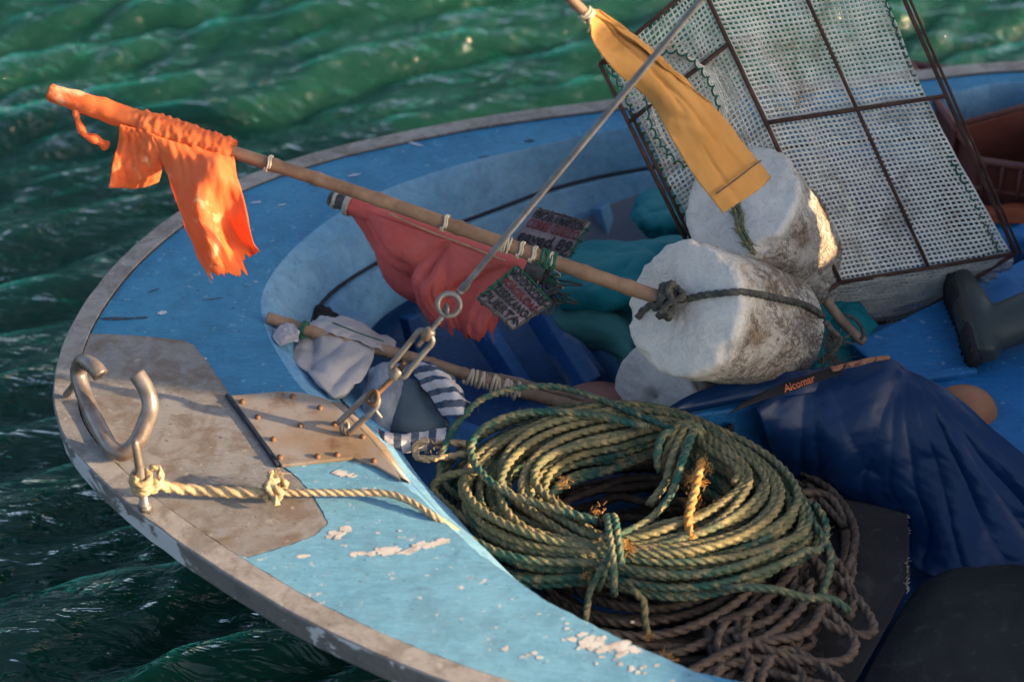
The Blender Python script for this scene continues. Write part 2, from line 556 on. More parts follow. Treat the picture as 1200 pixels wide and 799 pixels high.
def m_stripes():
    m, nt, bs = newmat('striped_towel')
    tc = nt.nodes.new('ShaderNodeTexCoord')
    sp = nt.nodes.new('ShaderNodeSeparateXYZ')
    nt.links.new(tc.outputs['UV'], sp.inputs[0])
    wob = noi(nt, tc.outputs['UV'], 9, 4, .6)
    a = nt.nodes.new('ShaderNodeMath'); a.operation = 'MULTIPLY_ADD'
    nt.links.new(wob, a.inputs[0]); a.inputs[1].default_value = .05
    nt.links.new(sp.outputs[1], a.inputs[2])
    s = nt.nodes.new('ShaderNodeMath'); s.operation = 'MULTIPLY'; s.inputs[1].default_value = 2 * math.pi * 5
    nt.links.new(a.outputs[0], s.inputs[0])
    w = nt.nodes.new('ShaderNodeMath'); w.operation = 'SINE'; nt.links.new(s.outputs[0], w.inputs[0])
    f = ramp(nt, w.outputs[0], .08, .2)
    col = mix(nt, f, (.50, .48, .50), (.022, .05, .10))
    co = coords(nt)
    col = mix(nt, mul(nt, ramp(nt, noi(nt, co, 40, 5, .7), .4, .7), .35), col, (.25, .23, .24))
    nt.links.new(col, bs.inputs['Base Color'])
    bs.inputs['Roughness'].default_value = .9
    bump(nt, bs, noi(nt, co, 260, 4, .7), .8, .002)
    return m
M['stripes'] = m_stripes()

def m_foam():
    m, nt, bs = newmat('styrofoam')
    co = coords(nt)
    base = mix(nt, ramp(nt, noi(nt, co, 5, 6, .6), .35, .7), (.68, .645, .59), (.56, .53, .485))
    # grime grows towards the back of the float (object z runs along its axis)
    tc = nt.nodes.new('ShaderNodeTexCoord'); sp = nt.nodes.new('ShaderNodeSeparateXYZ')
    nt.links.new(tc.outputs['Object'], sp.inputs[0])
    back = ramp(nt, sp.outputs[2], -.012, -.05)
    g = ramp(nt, noi(nt, co, 10, 9, .72, .6), .46, .62)
    base = mix(nt, mul(nt, back, .6), base, (.40, .355, .30))
    base = mix(nt, mul(nt, g, mul(nt, back, .8)), base, (.22, .145, .085))
    def ridge(sc, w, dd=1.2):
        n_ = noi(nt, co, sc, 5, .65, dd)
        a_ = nt.nodes.new('ShaderNodeMath'); a_.operation = 'SUBTRACT'; a_.inputs[1].default_value = .5
        nt.links.new(n_, a_.inputs[0])
        b_ = nt.nodes.new('ShaderNodeMath'); b_.operation = 'ABSOLUTE'; nt.links.new(a_.outputs[0], b_.inputs[0])
        return ramp(nt, b_.outputs[0], w, w * .2)
    mxn = nt.nodes.new('ShaderNodeMath'); mxn.operation = 'MAXIMUM'
    nt.links.new(ridge(13, .030), mxn.inputs[0]); nt.links.new(ridge(30, .055), mxn.inputs[1])
    crack = mxn.outputs[0]
    cm = ramp(nt, noi(nt, co, 9, 5, .6), .38, .54)
    add = nt.nodes.new('ShaderNodeMath'); add.operation = 'MULTIPLY_ADD'
    nt.links.new(back, add.inputs[0]); add.inputs[1].default_value = .82; add.inputs[2].default_value = .18
    ck = mul(nt, mul(nt, crack, cm), add.outputs[0])
    base = mix(nt, mul(nt, ck, .85), base, (.07, .055, .045))
    sp2 = ramp(nt, noi(nt, coords(nt, (1.6, 1.6, .6)), 70, 6, .7), .56, .64)
    base = mix(nt, mul(nt, sp2, add.outputs[0]), base, (.15, .11, .08))
    nt.links.new(base, bs.inputs['Base Color'])
    bs.inputs['Roughness'].default_value = .9
    bs.inputs['Specular IOR Level'].default_value = .2
    bead = N(nt, 'ShaderNodeTexVoronoi', Scale=170)
    nt.links.new(co, bead.inputs['Vector'])
    p = bump(nt, bs, bead.outputs['Distance'], .35, .002)
    p = bump(nt, bs, noi(nt, co, 40, 6, .7), .6, .004, p)
    bump(nt, bs, ck, -.6, .003, p)
    return m
M['foam'] = m_foam()

def m_water():
    m, nt, bs = newmat('sea_water')
    nt.nodes.remove(bs)
    co = coords(nt)
    c = mix(nt, ramp(nt, noi(nt, co, .8, 4, .5), .3, .7), (.005, .039, .026), (.008, .053, .032))
    # light scattered back out of the water body does not follow the ripples
    up = nt.nodes.new('ShaderNodeCombineXYZ'); up.inputs[2].default_value = 1
    body = nt.nodes.new('ShaderNodeSubsurfaceScattering')
    body.inputs['Radius'].default_value = (.25, .6, .5); body.inputs['Scale'].default_value = 1.0
    nt.links.new(c, body.inputs['Color']); nt.links.new(up.outputs[0], body.inputs['Normal'])
    gl = nt.nodes.new('ShaderNodeBsdfGlossy'); gl.inputs['Roughness'].default_value = .05
    fr = nt.nodes.new('ShaderNodeFresnel'); fr.inputs[0].default_value = 1.42
    co2 = coords(nt, (1.0, 3.0, 1), (0, 0, R(-28)))
    b1 = N(nt, 'ShaderNodeBump', Strength=1.0, Distance=.055)
    nt.links.new(noi(nt, co2, 6, 3, .5, .6), b1.inputs['Height'])
    band = ramp(nt, noi(nt, coords(nt, (.7, 2.2, 1), (0, 0, R(-28))), 1.6, 2, .5), .42, .60)
    b2 = N(nt, 'ShaderNodeBump', Distance=.032)
    nt.links.new(band, b2.inputs['Strength'])
    nt.links.new(noi(nt, coords(nt, (1, 2.6, 1), (0, 0, R(-25))), 17, 3, .55, .5), b2.inputs['Height'])
    nt.links.new(b1.outputs[0], b2.inputs['Normal'])
    nt.links.new(b2.outputs[0], gl.inputs['Normal']); nt.links.new(b2.outputs[0], fr.inputs['Normal'])
    mx = nt.nodes.new('ShaderNodeMixShader')
    nt.links.new(fr.outputs[0], mx.inputs[0]); nt.links.new(body.outputs[0], mx.inputs[1]); nt.links.new(gl.outputs[0], mx.inputs[2])
    nt.links.new(mx.outputs[0], nt.nodes['Material Output'].inputs[0])
    return m
M['water'] = m_water()

# ------------------------------------------------------------------ water
WZ = -0.44
def build_water():
    def axis(a, b, step, far):
        core = np.arange(a, b, step)
        g, s, x = [], step, b
        while x < far:
            g.append(x); s *= 1.35; x += s
        g.append(far)
        l, s, x = [], step, a - step
        while x > -far:
            l.append(x); s *= 1.35; x -= s
        l.append(-far)
        return np.r_[l[::-1], core, g]
    xs = axis(-2.4, 2.6, .016, 600); ys = axis(-1.6, 3.4, .016, 600)
    X, Y = np.meshgrid(xs, ys)
    Z = np.zeros_like(X)
    r2 = np.random.default_rng(5)
    for lam, amp, base, spread in ((1.1, .012, -62, 12), (.55, .009, -60, 16), (.30, .016, -62, 15), (.17, .0125, -60, 20), (.10, .0050, -60, 32)):
        for k in range(7):
            th = R(base + r2.uniform(-spread, spread))
            l = lam * r2.uniform(.75, 1.3)
            ph = r2.uniform(0, 6.28)
            wob = .35 * np.sin(X * r2.uniform(.8, 2.4) / lam * .5 + Y * r2.uniform(.8, 2.4) / lam * .5 + r2.uniform(0, 6))
            a = (X * math.cos(th) + Y * math.sin(th)) / l * 2 * math.pi + ph + wob * 3
            grp = .75 + .6 * np.sin(X * r2.uniform(.8, 2.2) + Y * r2.uniform(-2.6, -1.2) + r2.uniform(0, 6.28))
            Z += amp / 2.2 * np.clip(grp, .1, 1.4) * (1 - np.abs(np.sin(a / 2)) ** 1.25 * 2 + .3 * np.sin(a))
    fade = np.clip(1 - (np.maximum(np.abs(X), np.abs(Y)) - 4) / 6, 0, 1)
    Z = Z * fade + WZ
    ny, nx = X.shape
    V = np.stack([X, Y, Z], -1).reshape(-1, 3)
    I, J = np.meshgrid(np.arange(ny - 1), np.arange(nx - 1), indexing='ij')
    F = np.stack([I * nx + J, I * nx + J + 1, (I + 1) * nx + J + 1, (I + 1) * nx + J], -1).reshape(-1, 4)
    mb = MB(); mb.v = [V]; mb.f = F.tolist(); mb.n = len(V)
    o = mb.build('water', M['water'], base=Vector((0, 0, 0)))
    o['kind'] = 'structure'
build_water()

# ------------------------------------------------------------------ boat
boat = thing('fishing_boat', 'small blue wooden fishing boat with worn grey bow deck and cluttered open well', 'boat', P(500, 500, -.45))
NB = 240
g_px = [(1200, 71), (1060, 83), (900, 99), (780, 110), (700, 118), (560, 137), (420, 165), (330, 190), (250, 222), (190, 260), (135, 308), (92, 364), (69, 415), (62, 462), (72, 505), (100, 543), (150, 590), (200, 628), (250, 662), (300, 693), (350, 722), (433, 762), (517, 796), (600, 824)]
gw = [P(x, y, 0) for x, y in g_px]
far_ext = [np.array([3.4, 1.02, 0.0]), np.array([2.4, 1.08, 0.0]), np.array([1.7, 1.09, 0.0])]
near_ext = [np.array([.45, -1.215, 0]), np.array([1.2, -1.40, 0]), np.array([2.3, -1.49, 0]), np.array([3.4, -1.42, 0])]
G = cat(np.array(far_ext + gw + near_ext), NB)
def inward(C, d):
    t = np.gradient(C, axis=0); t[:, 2] = 0
    t /= np.linalg.norm(t, axis=1)[:, None]
    n = np.stack([-t[:, 1], t[:, 0], 0 * t[:, 0]], 1)
    return C + n * (d if np.isscalar(d) else d[:, None])
z_ = lambda C, z: np.column_stack([C[:, 0], C[:, 1], C[:, 2] * 0 + z])
Gi = inward(G, .046)
# gunwale cap (slightly above the deck) and rub rail
jit = np.array([.0016 * nz(k * .9, 2) + .001 * nz(k * 2.7, 5) for k in range(NB)])
Gj = inward(G, jit)
mb = MB()
loft(mb, [z_(inward(Gj, .0005), -.0035), z_(inward(Gj, .003), 0.0), z_(Gi, .0025), z_(inward(G, .047), -.004), z_(inward(G, .047), -.03)])
cap = mb.build('gunwale_cap', M['cap'], boat, sharp=40)
mb = MB()
loft(mb, [z_(inward(Gj, .0025), -.004), z_(inward(Gj, -.001), -.006), z_(inward(Gj, .004), -.060), z_(inward(G, .010), -.066), z_(inward(G, .06), -.068)])
mb.build('rub_rail', M['rail_side'], boat, sharp=30)
mb = MB(); tube(mb, z_(inward(G, .0482), -.0025), .0018, 6, cap=False)
mb.build('deck_seam', M['dark'], boat)
# outer hull, strongly flared at the bow
s = np.linspace(0, 1, NB)
fl = .22 + .42 * np.exp(-((s - .55) / .26) ** 2)
mb = MB()
rows = []
for k in range(8):
    t = k / 7
    rows.append(z_(inward(G, .045 + fl * (t ** .8)), -.070 - .45 * t))
loft(mb, rows)
mb.build('hull', M['hull'], boat)

# opening edges
e0_px = [(1200, 99, -.01), (1110, 112, -.01), (1000, 120, -.01), (880, 132, -.01), (760, 149, -.01), (700, 158, -.01), (640, 172, -.01), (560, 190, -.01), (500, 208, -.01), (450, 226, -.01), (400, 251, -.01), (355, 284, -.01), (322, 320, -.01), (306, 355, -.01), (314, 395, -.01), (335, 432, -.01), (356, 460, -.01), (390, 485, -.01), (430, 528, -.01), (466, 567, -.01), (500, 602, -.01), (560, 655, -.01), (640, 712, -.01), (740, 760, -.01), (870, 803, -.01)]
e1_px = [(1200, 150, -.11), (1110, 160, -.11), (1000, 165, -.11), (880, 178, -.11), (760, 196, -.11), (700, 207, -.11), (640, 223, -.11), (580, 245, -.11), (530, 264, -.11), (480, 288, -.11), (440, 308, -.11), (410, 326, -.10), (385, 345, -.10), (368, 368, -.09), (362, 398, -.075), (372, 430, -.06), (392, 460, -.045), (420, 492, -.035), (446, 524, -.03), (478, 562, -.03), (512, 597, -.03), (572, 648, -.03), (650, 703, -.03), (750, 751, -.03), (880, 793, -.03)]
e2_px = [(1200, 190, -.19), (1110, 198, -.19), (1000, 205, -.19), (880, 218, -.19), (760, 238, -.19), (700, 251, -.19), (640, 270, -.19), (590, 290, -.19), (550, 306, -.19), (510, 325, -.19), (475, 346, -.19), (452, 361, -.18), (436, 376, -.17), (425, 392, -.16), (420, 412, -.14), (424, 438, -.12), (436, 466, -.10), (452, 494, -.08), (468, 524, -.07), (492, 560, -.06), (524, 593, -.06), (582, 643, -.06), (660, 697, -.06), (760, 744, -.06), (890, 786, -.06)]
extf = lambda z, y: [np.array([3.35, y - .05, z]), np.array([2.3, y, z]), np.array([1.65, y, z])]
extn = lambda z, y: [np.array([1.3, y, z]), np.array([2.3, y - .05, z]), np.array([3.35, y, z])]
def curve(px, z, yf, yn):
    pts = [P(*q) for q in px]
    return cat(np.array(extf(z, yf) + pts + extn(px[-1][2], yn)), NB)
E0 = curve(e0_px, -.01, .93, -1.19)
E1 = curve(e1_px, -.11, .90, -1.17)
E2 = curve(e2_px, -.19, .82, -1.15)
def near_i(px, py, arr):
    q = P(px, py, -.035)
    return int(np.argmin(np.linalg.norm(arr[:, :2] - q[:2], axis=1)))
# side deck
Gd = z_(inward(G, .049), -.003); E0[:, 2] = -.003
ki = near_i(466, 567, E0)
wb = np.clip((np.arange(NB) - ki) / 10.0, 0, 1)[:, None]
E1 = E1 * (1 - wb) + (E0 + (E1 - E0) * np.array([.4, .4, .8])) * wb
E2 = E2 * (1 - wb) + (E0 + (E2 - E0) * np.array([.45, .45, .9])) * wb
mb = MB()
rows = []
for k in range(9):
    t = k / 8
    r = Gd * (1 - t) + E0 * t
    r[:, 2] = -.003
    rows.append(r)
loft(mb, rows)
deck = mb.build('side_deck', M['deck_blue'], boat)
# coaming: rounded over from the deck
mb = MB()
rows = []
for t in (0, .08, .2, .4, .6, .8, 1.0):
    r = E0 * (1 - t) + E1 * t
    r[:, 2] = E0[:, 2] + (E1[:, 2] - E0[:, 2]) * (t ** 1.35)
    rows.append(r)
loft(mb, rows)
mb.build('coaming', M['coaming'], boat)
mb = MB()
E1b = E1.copy(); E1b[:, 2] -= .006
drop = E1b.copy(); drop[:, :2] += (E1 - E2)[:, :2] * .05; drop[:, 2] -= .006
rows = [E1 - [0, 0, .0005], E1b + (E2 - E1) * .02]
kk_ = near_i(434, 510, E1); mb2 = MB(); tube(mb2, E1[:kk_] - np.array([0, 0, .001]), .0042, 6, cap=False)
mb2.build('coaming_seam', M['dark'], boat)
for t in (.03, .2, .4, .6, .8, 1):
    r = E1 * (1 - t) + E2 * t
    r[:, 2] = E1[:, 2] - .004 + (E2[:, 2] - E1[:, 2] + .004) * (t ** 1.1)
    rows.append(r)
r2_ = E2.copy(); r2_[:, 2] -= .018
rows = rows[1:] + [r2_]
loft(mb, rows)
mb.build('inner_plank', M['coaming'], boat)
# inner side of the well below the plank, and the floor
mb = MB()
cen = np.array([1.2, -.2, 0])
low = z_(E2, -.365); low[:, :2] += (cen[:2] - low[:, :2]) * .12
mid = z_(E2, -.24); mid[:, :2] -= (cen[:2] - mid[:, :2]) * .01
loft(mb, [r2_ + [0, 0, .004], mid, z_(mid, -.30), low])
mb.build('well_side', M['inner_blue'], boat)
mb = MB()
fc = z_(low, -.364)
loft(mb, [fc, np.tile(cen + [0, 0, -.364], (NB, 1)) * [1, 1, 1] + (fc - cen) * [.3, .3, 0]])
mb.add(np.vstack([[[3.35, 1.0, -.368], [3.35, -1.12, -.368], [.7, -1.0, -.368], [.2, .5, -.368]]]), [(0, 1, 2, 3)])
mb.build('well_floor', M['inner_blue'], boat, smooth=False)
# transom
mb = MB()
box(mb, [3.36, 1.0, .015], [3.36, -1.40, .015], [3.41, -1.40, .015], [3.41, 1.0, .015], .5)
mb.build('transom', M['hull'], boat, smooth=False)

# painted areas of the foredeck (thin sheets lying on the deck)
def sheet(name, px, mat, z, h=.003, parent=boat, label=None, n=40):
    pts = PP([(x, y, z) for x, y in px])
    mb = MB(); prism(mb, pts, h)
    return mb.build(name, mat, parent, smooth=False, label=label)
def deck_z(x):
    return .004
cap_in = [tuple(v) for v in z_(inward(G, .0495), -.0008)]
def rough(o, amp=.0022, seed=0, d=.006):
    o = np.asarray(o, float); out = []
    for i in range(len(o)):
        a, b = o[i], o[(i + 1) % len(o)]
        k = max(1, int(np.linalg.norm(b - a) / d))
        for j in range(k):
            q = a + (b - a) * j / k
            out.append(q + np.array([nz(q[0] * 60, q[1] * 60, seed) + .6 * nz(q[0] * 220, q[1] * 220, seed), nz(q[1] * 60, q[0] * 60, seed + 5), 0]) * amp)
    return out
def near(px, py, arr):
    q = P(px, py, 0); a = np.array(arr)
    return int(np.argmin(np.linalg.norm(a[:, :2] - q[:2], axis=1)))
i0 = near(100, 393, cap_in); i1 = near(285, 655, cap_in)
seg = [np.array(cap_in[i]) for i in range(min(i0, i1), max(i0, i1) + 1)]
if i0 > i1: seg = seg[::-1]
grey_out = seg + [P(x, y, -.0008) for x, y in [(290, 652), (330, 640), (368, 627), (383, 612), (368, 585), (348, 560), (331, 548), (300, 505), (268, 462), (248, 430), (228, 405), (215, 399), (180, 395), (140, 392)]]
mb = MB(); prism(mb, rough(grey_out), .002)
mb.build('grey_deck_patch', M['grey'], boat, smooth=False, label='worn grey painted bow patch')
i2 = i1; i3 = near(760, 872, cap_in)
seg = [np.array(cap_in[i]) for i in range(min(i2, i3), max(i2, i3) + 1)]
e0n = [P(x, y, -.0006) for x, y in [(800, 780), (735, 752), (640, 704), (560, 647), (522, 612), (498, 588), (470, 565), (440, 547), (415, 539), (333, 546), (350, 560), (370, 585), (385, 612), (370, 627), (332, 641), (292, 653)]]
ext = [P(870, 812, -.0006)]
pale = [v + [0, 0, .0002] for v in seg] + ext + e0n
mb = MB(); prism(mb, rough(pale, .0025, 3), .002)
mb.build('pale_deck_patch', M['pale_blue'], boat, smooth=False, label='pale blue painted foredeck with flaking white patches')
bare = simple('bare_primer', (.50, .50, .49), (.40, .37, .33), 30, .75, c3=(.32, .30, .30), s3=30, lo3=.5, hi3=.6)
def flake(pts, k, seed):
    # one ragged island of bare primer round each centre
    for n_, (x, y, a_, b_, rot) in enumerate(pts):
        c = P(x, y, .0001 + .00005 * (n_ % 17)); out = []
        for i in range(56):
            th = i / 56 * 2 * math.pi
            r_ = 1 + .5 * nz(math.cos(th) * 1.6 + seed + n_ * 3, math.sin(th) * 1.6, seed) + .35 * nz(math.cos(th) * 6, math.sin(th) * 6, seed + n_)
            u, v = a_ * r_ * math.cos(th), b_ * r_ * math.sin(th)
            out.append(c + np.array([u * math.cos(rot) - v * math.sin(rot), u * math.sin(rot) + v * math.cos(rot), 0]))
        mb = MB(); prism(mb, out, .0006)
        mb.build('bare_spot', bare, pale_o, smooth=False)
pale_o = bpy.data.objects['pale_deck_patch']
rf_ = random.Random(3); spots = []
for (xa, ya, xb, yb, n_, w_, sz) in ((412, 650, 470, 642, 12, 3, .011), (468, 646, 522, 632, 20, 3, .011), (385, 630, 410, 622, 9, 4, .010), (398, 552, 416, 560, 8, 4, .009), (676, 752, 742, 762, 26, 9, .012),
                                    (690, 765, 770, 790, 12, 8, .007), (330, 653, 370, 650, 6, 2, .006), (420, 610, 760, 770, 16, 26, .004), (590, 756, 640, 775, 6, 6, .006)):
    for k in range(n_):
        t = rf_.random()
        spots.append((xa + (xb - xa) * t + rf_.gauss(0, w_), ya + (yb - ya) * t + rf_.gauss(0, w_ * .5), sz * rf_.uniform(.35, 1.3), sz * rf_.uniform(.2, .7), rf_.uniform(0, .6)))
flake(spots, 1, 2.0)
scr = simple('dark_scrape', (.02, .03, .05), (.05, .07, .10), 60, .8)
wsc = simple('white_scrape', (.45, .52, .60), (.30, .40, .52), 60, .8)
def scrape(px, py, L, w, ang, mt, seed):
    c = P(px, py, -.0012); out = []
    for i in range(60):
        th = i / 60 * 2 * math.pi
        r_ = 1 + .6 * nz(math.cos(th) * 3 + seed, math.sin(th) * 3, seed) + .5 * nz(math.cos(th) * 9, math.sin(th) * 9, seed)
        u, v = L * r_ * math.cos(th), w * r_ * math.sin(th)
        out.append(c + np.array([u * math.cos(ang) - v * math.sin(ang), u * math.sin(ang) + v * math.cos(ang), 0]))
    mb = MB(); prism(mb, out, .0006); mb.build('scrape_mark', mt, deck, smooth=False)
for q in ((138, 373, .030, .005, .0, scr, 1), (165, 372, .014, .003, .1, scr, 2), (205, 272, .006, .002, 0, scr, 3), (485, 168, .022, .004, -.5, wsc, 4), (415, 205, .014, .003, .3, wsc, 5), (300, 237, .012, .003, .2, wsc, 6), (330, 240, .010, .002, .4, wsc, 7),
          (190, 366, .010, .006, .3, wsc, 8), (614, 142, .016, .002, .2, wsc, 9), (238, 300, .004, .004, 0, wsc, 10), (300, 330, .004, .002, 0, wsc, 11), (240, 420, .004, .003, 0, wsc, 12), (620, 165, .010, .004, .2, scr, 13), (566, 184, .012, .002, .3, scr, 14), (180, 340, .012, .0015, .6, scr, 15), (250, 350, .018, .0012, .2, scr, 16), (370, 215, .02, .0012, .5, scr, 17)):
    scrape(*q)
# bolted steel plate
pl = [(270, 463), (330, 458), (352, 459), (384, 467), (404, 484), (432, 512), (462, 548), (470, 562), (440, 545), (414, 536), (372, 540), (330, 545)]
mb = MB(); prism(mb, PP([(x, y, .007) for x, y in pl]), .0075)
plate = mb.build('steel_plate', M['plate'], boat, smooth=False, label='riveted rusty steel plate')
bevel(plate, .002, 2)
mb = MB()
loft(mb, [PP([(x, y, .0065) for x, y in [(388, 470), (408, 490), (436, 520), (466, 556)]]), PP([(x, y, .004) for x, y in [(396, 470), (418, 490), (448, 522), (478, 562)]]), PP([(x, y, -.03) for x, y in [(404, 474), (424, 492), (452, 522), (482, 566)]])])
pe = mb.build('folded_edge', M['plate'], plate)
pe.modifiers.new('solid', 'SOLIDIFY').thickness = .003
mb = MB()
tube(mb, cat(PP([(266, 463, .002), (296, 503, .002), (326, 546, .002)]), 12), .0048, 6)
mb.build('dark_seam', M['dark'], boat)
rv = [(284, 471), (343, 465), (302, 489), (352, 499), (320, 515), (328, 536), (375, 478), (392, 497), (395, 533), (425, 512), (438, 540), (372, 535)]
proto = None
for x, y in rv:
    c = P(x, y, .0075)
    if proto is None:
        mb = MB()
        a = np.linspace(0, 2 * np.pi, 12, endpoint=False)
        rows = [np.stack([np.cos(a) * rr, np.sin(a) * rr, 0 * a + zz], 1) for rr, zz in ((.0062, -.001), (.0060, .0035), (.004, .0055), (.0006, .0062))]
        loft(mb, rows, closed=True)
        proto = mb.build('rivet', M['rust'], plate, base=Vector((0, 0, 0)))
        o = proto
    else:
        o = proto.copy(); COL.objects.link(o); o.parent = plate
    o.location = Vector(c) - woff(plate)

# ribs at the bow inside the well
def beam(name, a, b, w, h, mat, parent, nose=0):
    a = np.array(a); b = np.array(b)
    t = (b - a) / np.linalg.norm(b - a)
    sx = np.cross(t, [0, 0, 1.0]); sx /= np.linalg.norm(sx)
    u = np.cross(sx, t)
    V = []
    for p in (a, b):
        for i, j in ((-1, -1), (1, -1), (1, 1), (-1, 1)):
            V.append(p + sx * w / 2 * i + u * h / 2 * j)
    mb = MB(); mb.add(V, [(0, 1, 2, 3), (7, 6, 5, 4), (0, 4, 5, 1), (1, 5, 6, 2), (2, 6, 7, 3), (3, 7, 4, 0)])
    o = mb.build(name, mat, parent, smooth=False)
    bevel(o, .004, 2)
    return o
beam('hull_rib', P(545, 355, -.19), P(612, 458, -.355), .035, .06, M['rib_blue'], boat)
beam('hull_rib', P(612, 330, -.19), P(688, 452, -.355), .05, .07, M['rib_blue'], boat)
beam('hull_rib', P(650, 330, -.20), P(738, 445, -.355), .04, .06, M['coaming'], boat)
beam('hull_rib', P(700, 240, -.17), P(722, 320, -.34), .035, .05, M['coaming'], boat)
beam('hull_rib', P(480, 370, -.22), P(500, 445, -.355), .035, .05, M['inner_blue'], boat)
beam('keelson', P(470, 500, -.34), P(640, 560, -.34), .12, .05, M['rib_blue'], boat)
# blue step inside the bow below the plate
mb = MB()
box(mb, P(458, 556, -.13), P(520, 590, -.13), P(560, 540, -.13), P(480, 505, -.13), .08)
box(mb, P(440, 500, -.20), P(560, 600, -.20), P(640, 560, -.20), P(500, 470, -.20), .03)
o = mb.build('bow_step', M['bench_blue'], boat, smooth=False); bevel(o, .006)

# bench (far right) with raised lip board
bench_o = [(997, 402), (1200, 303), (1330, 240), (1420, 500), (1420, 640), (1205, 545), (1150, 500), (1090, 468), (1030, 430)]
mb = MB(); prism(mb, PP([(x, y, -.10) for x, y in bench_o]), .045)
o = mb.build('bench', M['bench_blue'], boat, smooth=False); bevel(o, .006)
a, b = P(782, 492, -.085), P(1147, 434, -.085)
t = (b - a) / np.linalg.norm(b - a); nrm = np.array([-t[1], t[0], 0])
for nm, w, z0, z1, mt in (('lip_board', .026, -.085, -.30, M['bench_blue']),):
    q = [a, b, b + nrm * w, a + nrm * w]
    mb = MB(); box(mb, *q, z0 - z1)
    o = mb.build(nm, mt, boat, smooth=False); bevel(o, .006, 3)
mb = MB()
c = P(855, 503, -.12)
# a drilled hole reads as a short dark plug set in the board
tube(mb, np.array([c + [0, -.003, 0], c + [0, .01, 0]]) - nrm * .002, .009, 12)
mb.build('drain_hole', M['dark'], boat)
# forward thwart support below the board
mb = MB(); box(mb, P(760, 560, -.33), P(1150, 500, -.33), P(1160, 440, -.33), P(770, 490, -.33), .03)
mb.build('thwart_shelf', M['inner_blue'], boat, smooth=False)

# unseen walls added aft to shade the well and shape the sun
hi_blocker = thing('sun_blocker', 'unseen blue and white walls added aft to block the sun', 'sun_blocker', (2.5, 0.1, -.5))
mb = MB()
def blk(mb, x0, x1, y0, y1, z0, z1):
    box(mb, [x0, y0, z1], [x1, y0, z1], [x1, y1, z1], [x0, y1, z1], z1 - z0)
blk(mb, 2.0, 2.04, -.725, -.11, -.364, .985)
blk(mb, 2.0, 2.04, -.11, -.05, -.364, .42)  # gap left here to let a sun spot onto the upper float
blk(mb, 2.0, 2.04, -.11, -.05, .60, .985)
blk(mb, 2.0, 2.04, -.05, .80, -.364, .985)
blk(mb, 2.0, 2.04, -.505, .80, .987, 1.235)
mb.build('blocker_front', M['coaming'], hi_blocker, smooth=False)
mb = MB(); blk(mb, 2.042, 2.95, .76, .80, -.364, 1.235)
mb.build('blocker_side', M['coaming'], hi_blocker, smooth=False)
mb = MB(); blk(mb, 1.97, 2.97, -.51, .86, 1.237, 1.265)
o = mb.build('blocker_top', M['deck_blue'], hi_blocker, smooth=False); bevel(o, .012)
lo_blocker = thing('low_sun_blocker', 'unseen low blue box added aft to block the low sun', 'sun blocker', (2.5, -1.0, -.5))  # unseen box added to cut the low sun, its top stepped to suit
mb = MB()
blk(mb, 2.0, 2.75, -1.0, -.73, -.364, .345)
blk(mb, 2.0, 2.75, -1.33, -1.003, -.002, .43)
o = mb.build('blocker_body', M['bench_blue'], lo_blocker, smooth=False)
mb = MB()
blk(mb, 1.98, 2.78, -1.0, -.73, .347, .385)
blk(mb, 1.98, 2.78, -1.36, -1.01, .432, .468)
o = mb.build('blocker_lid', M['deck_blue'], lo_blocker, smooth=False); bevel(o, .008)

from mathutils.bvhtree import BVHTree
def bvh(*obs):
    V, F = [], []
    for o in obs:
        Mx = Matrix.Translation(woff(o.parent)) @ o.matrix_basis
        b = len(V)
        V += [Mx @ v.co for v in o.data.vertices]
        F += [tuple(b + k for k in p.vertices) for p in o.data.polygons]
    return BVHTree.FromPolygons(V, F)
def on(tree, px, py, lift=0.0):
    """where the sight line of a pixel meets a surface, lifted along the surface normal"""
    d = FWD + RT * (px - 600) / FPX + UP * (399.5 - py) / FPX
    d /= np.linalg.norm(d)
    h = tree.ray_cast(Vector(CAM), Vector(d), 20)
    if h[0] is None: return None
    n = np.array(h[1])
    if n.dot(d) > 0: n = -n
    return np.array(h[0]) + n * lift
def on_path(tree, pts, lift, n=40):
    q = cat(np.array([(x, y, 0) for x, y in pts], float), n)
    out = [on(tree, x, y, lift) for x, y, _ in q]
    out = np.array([o for o in out if o is not None])
    k = np.array([.25, .5, .25])
    for _ in range(2):
        out[1:-1] = out[:-2] * .25 + out[1:-1] * .5 + out[2:] * .25
    return out

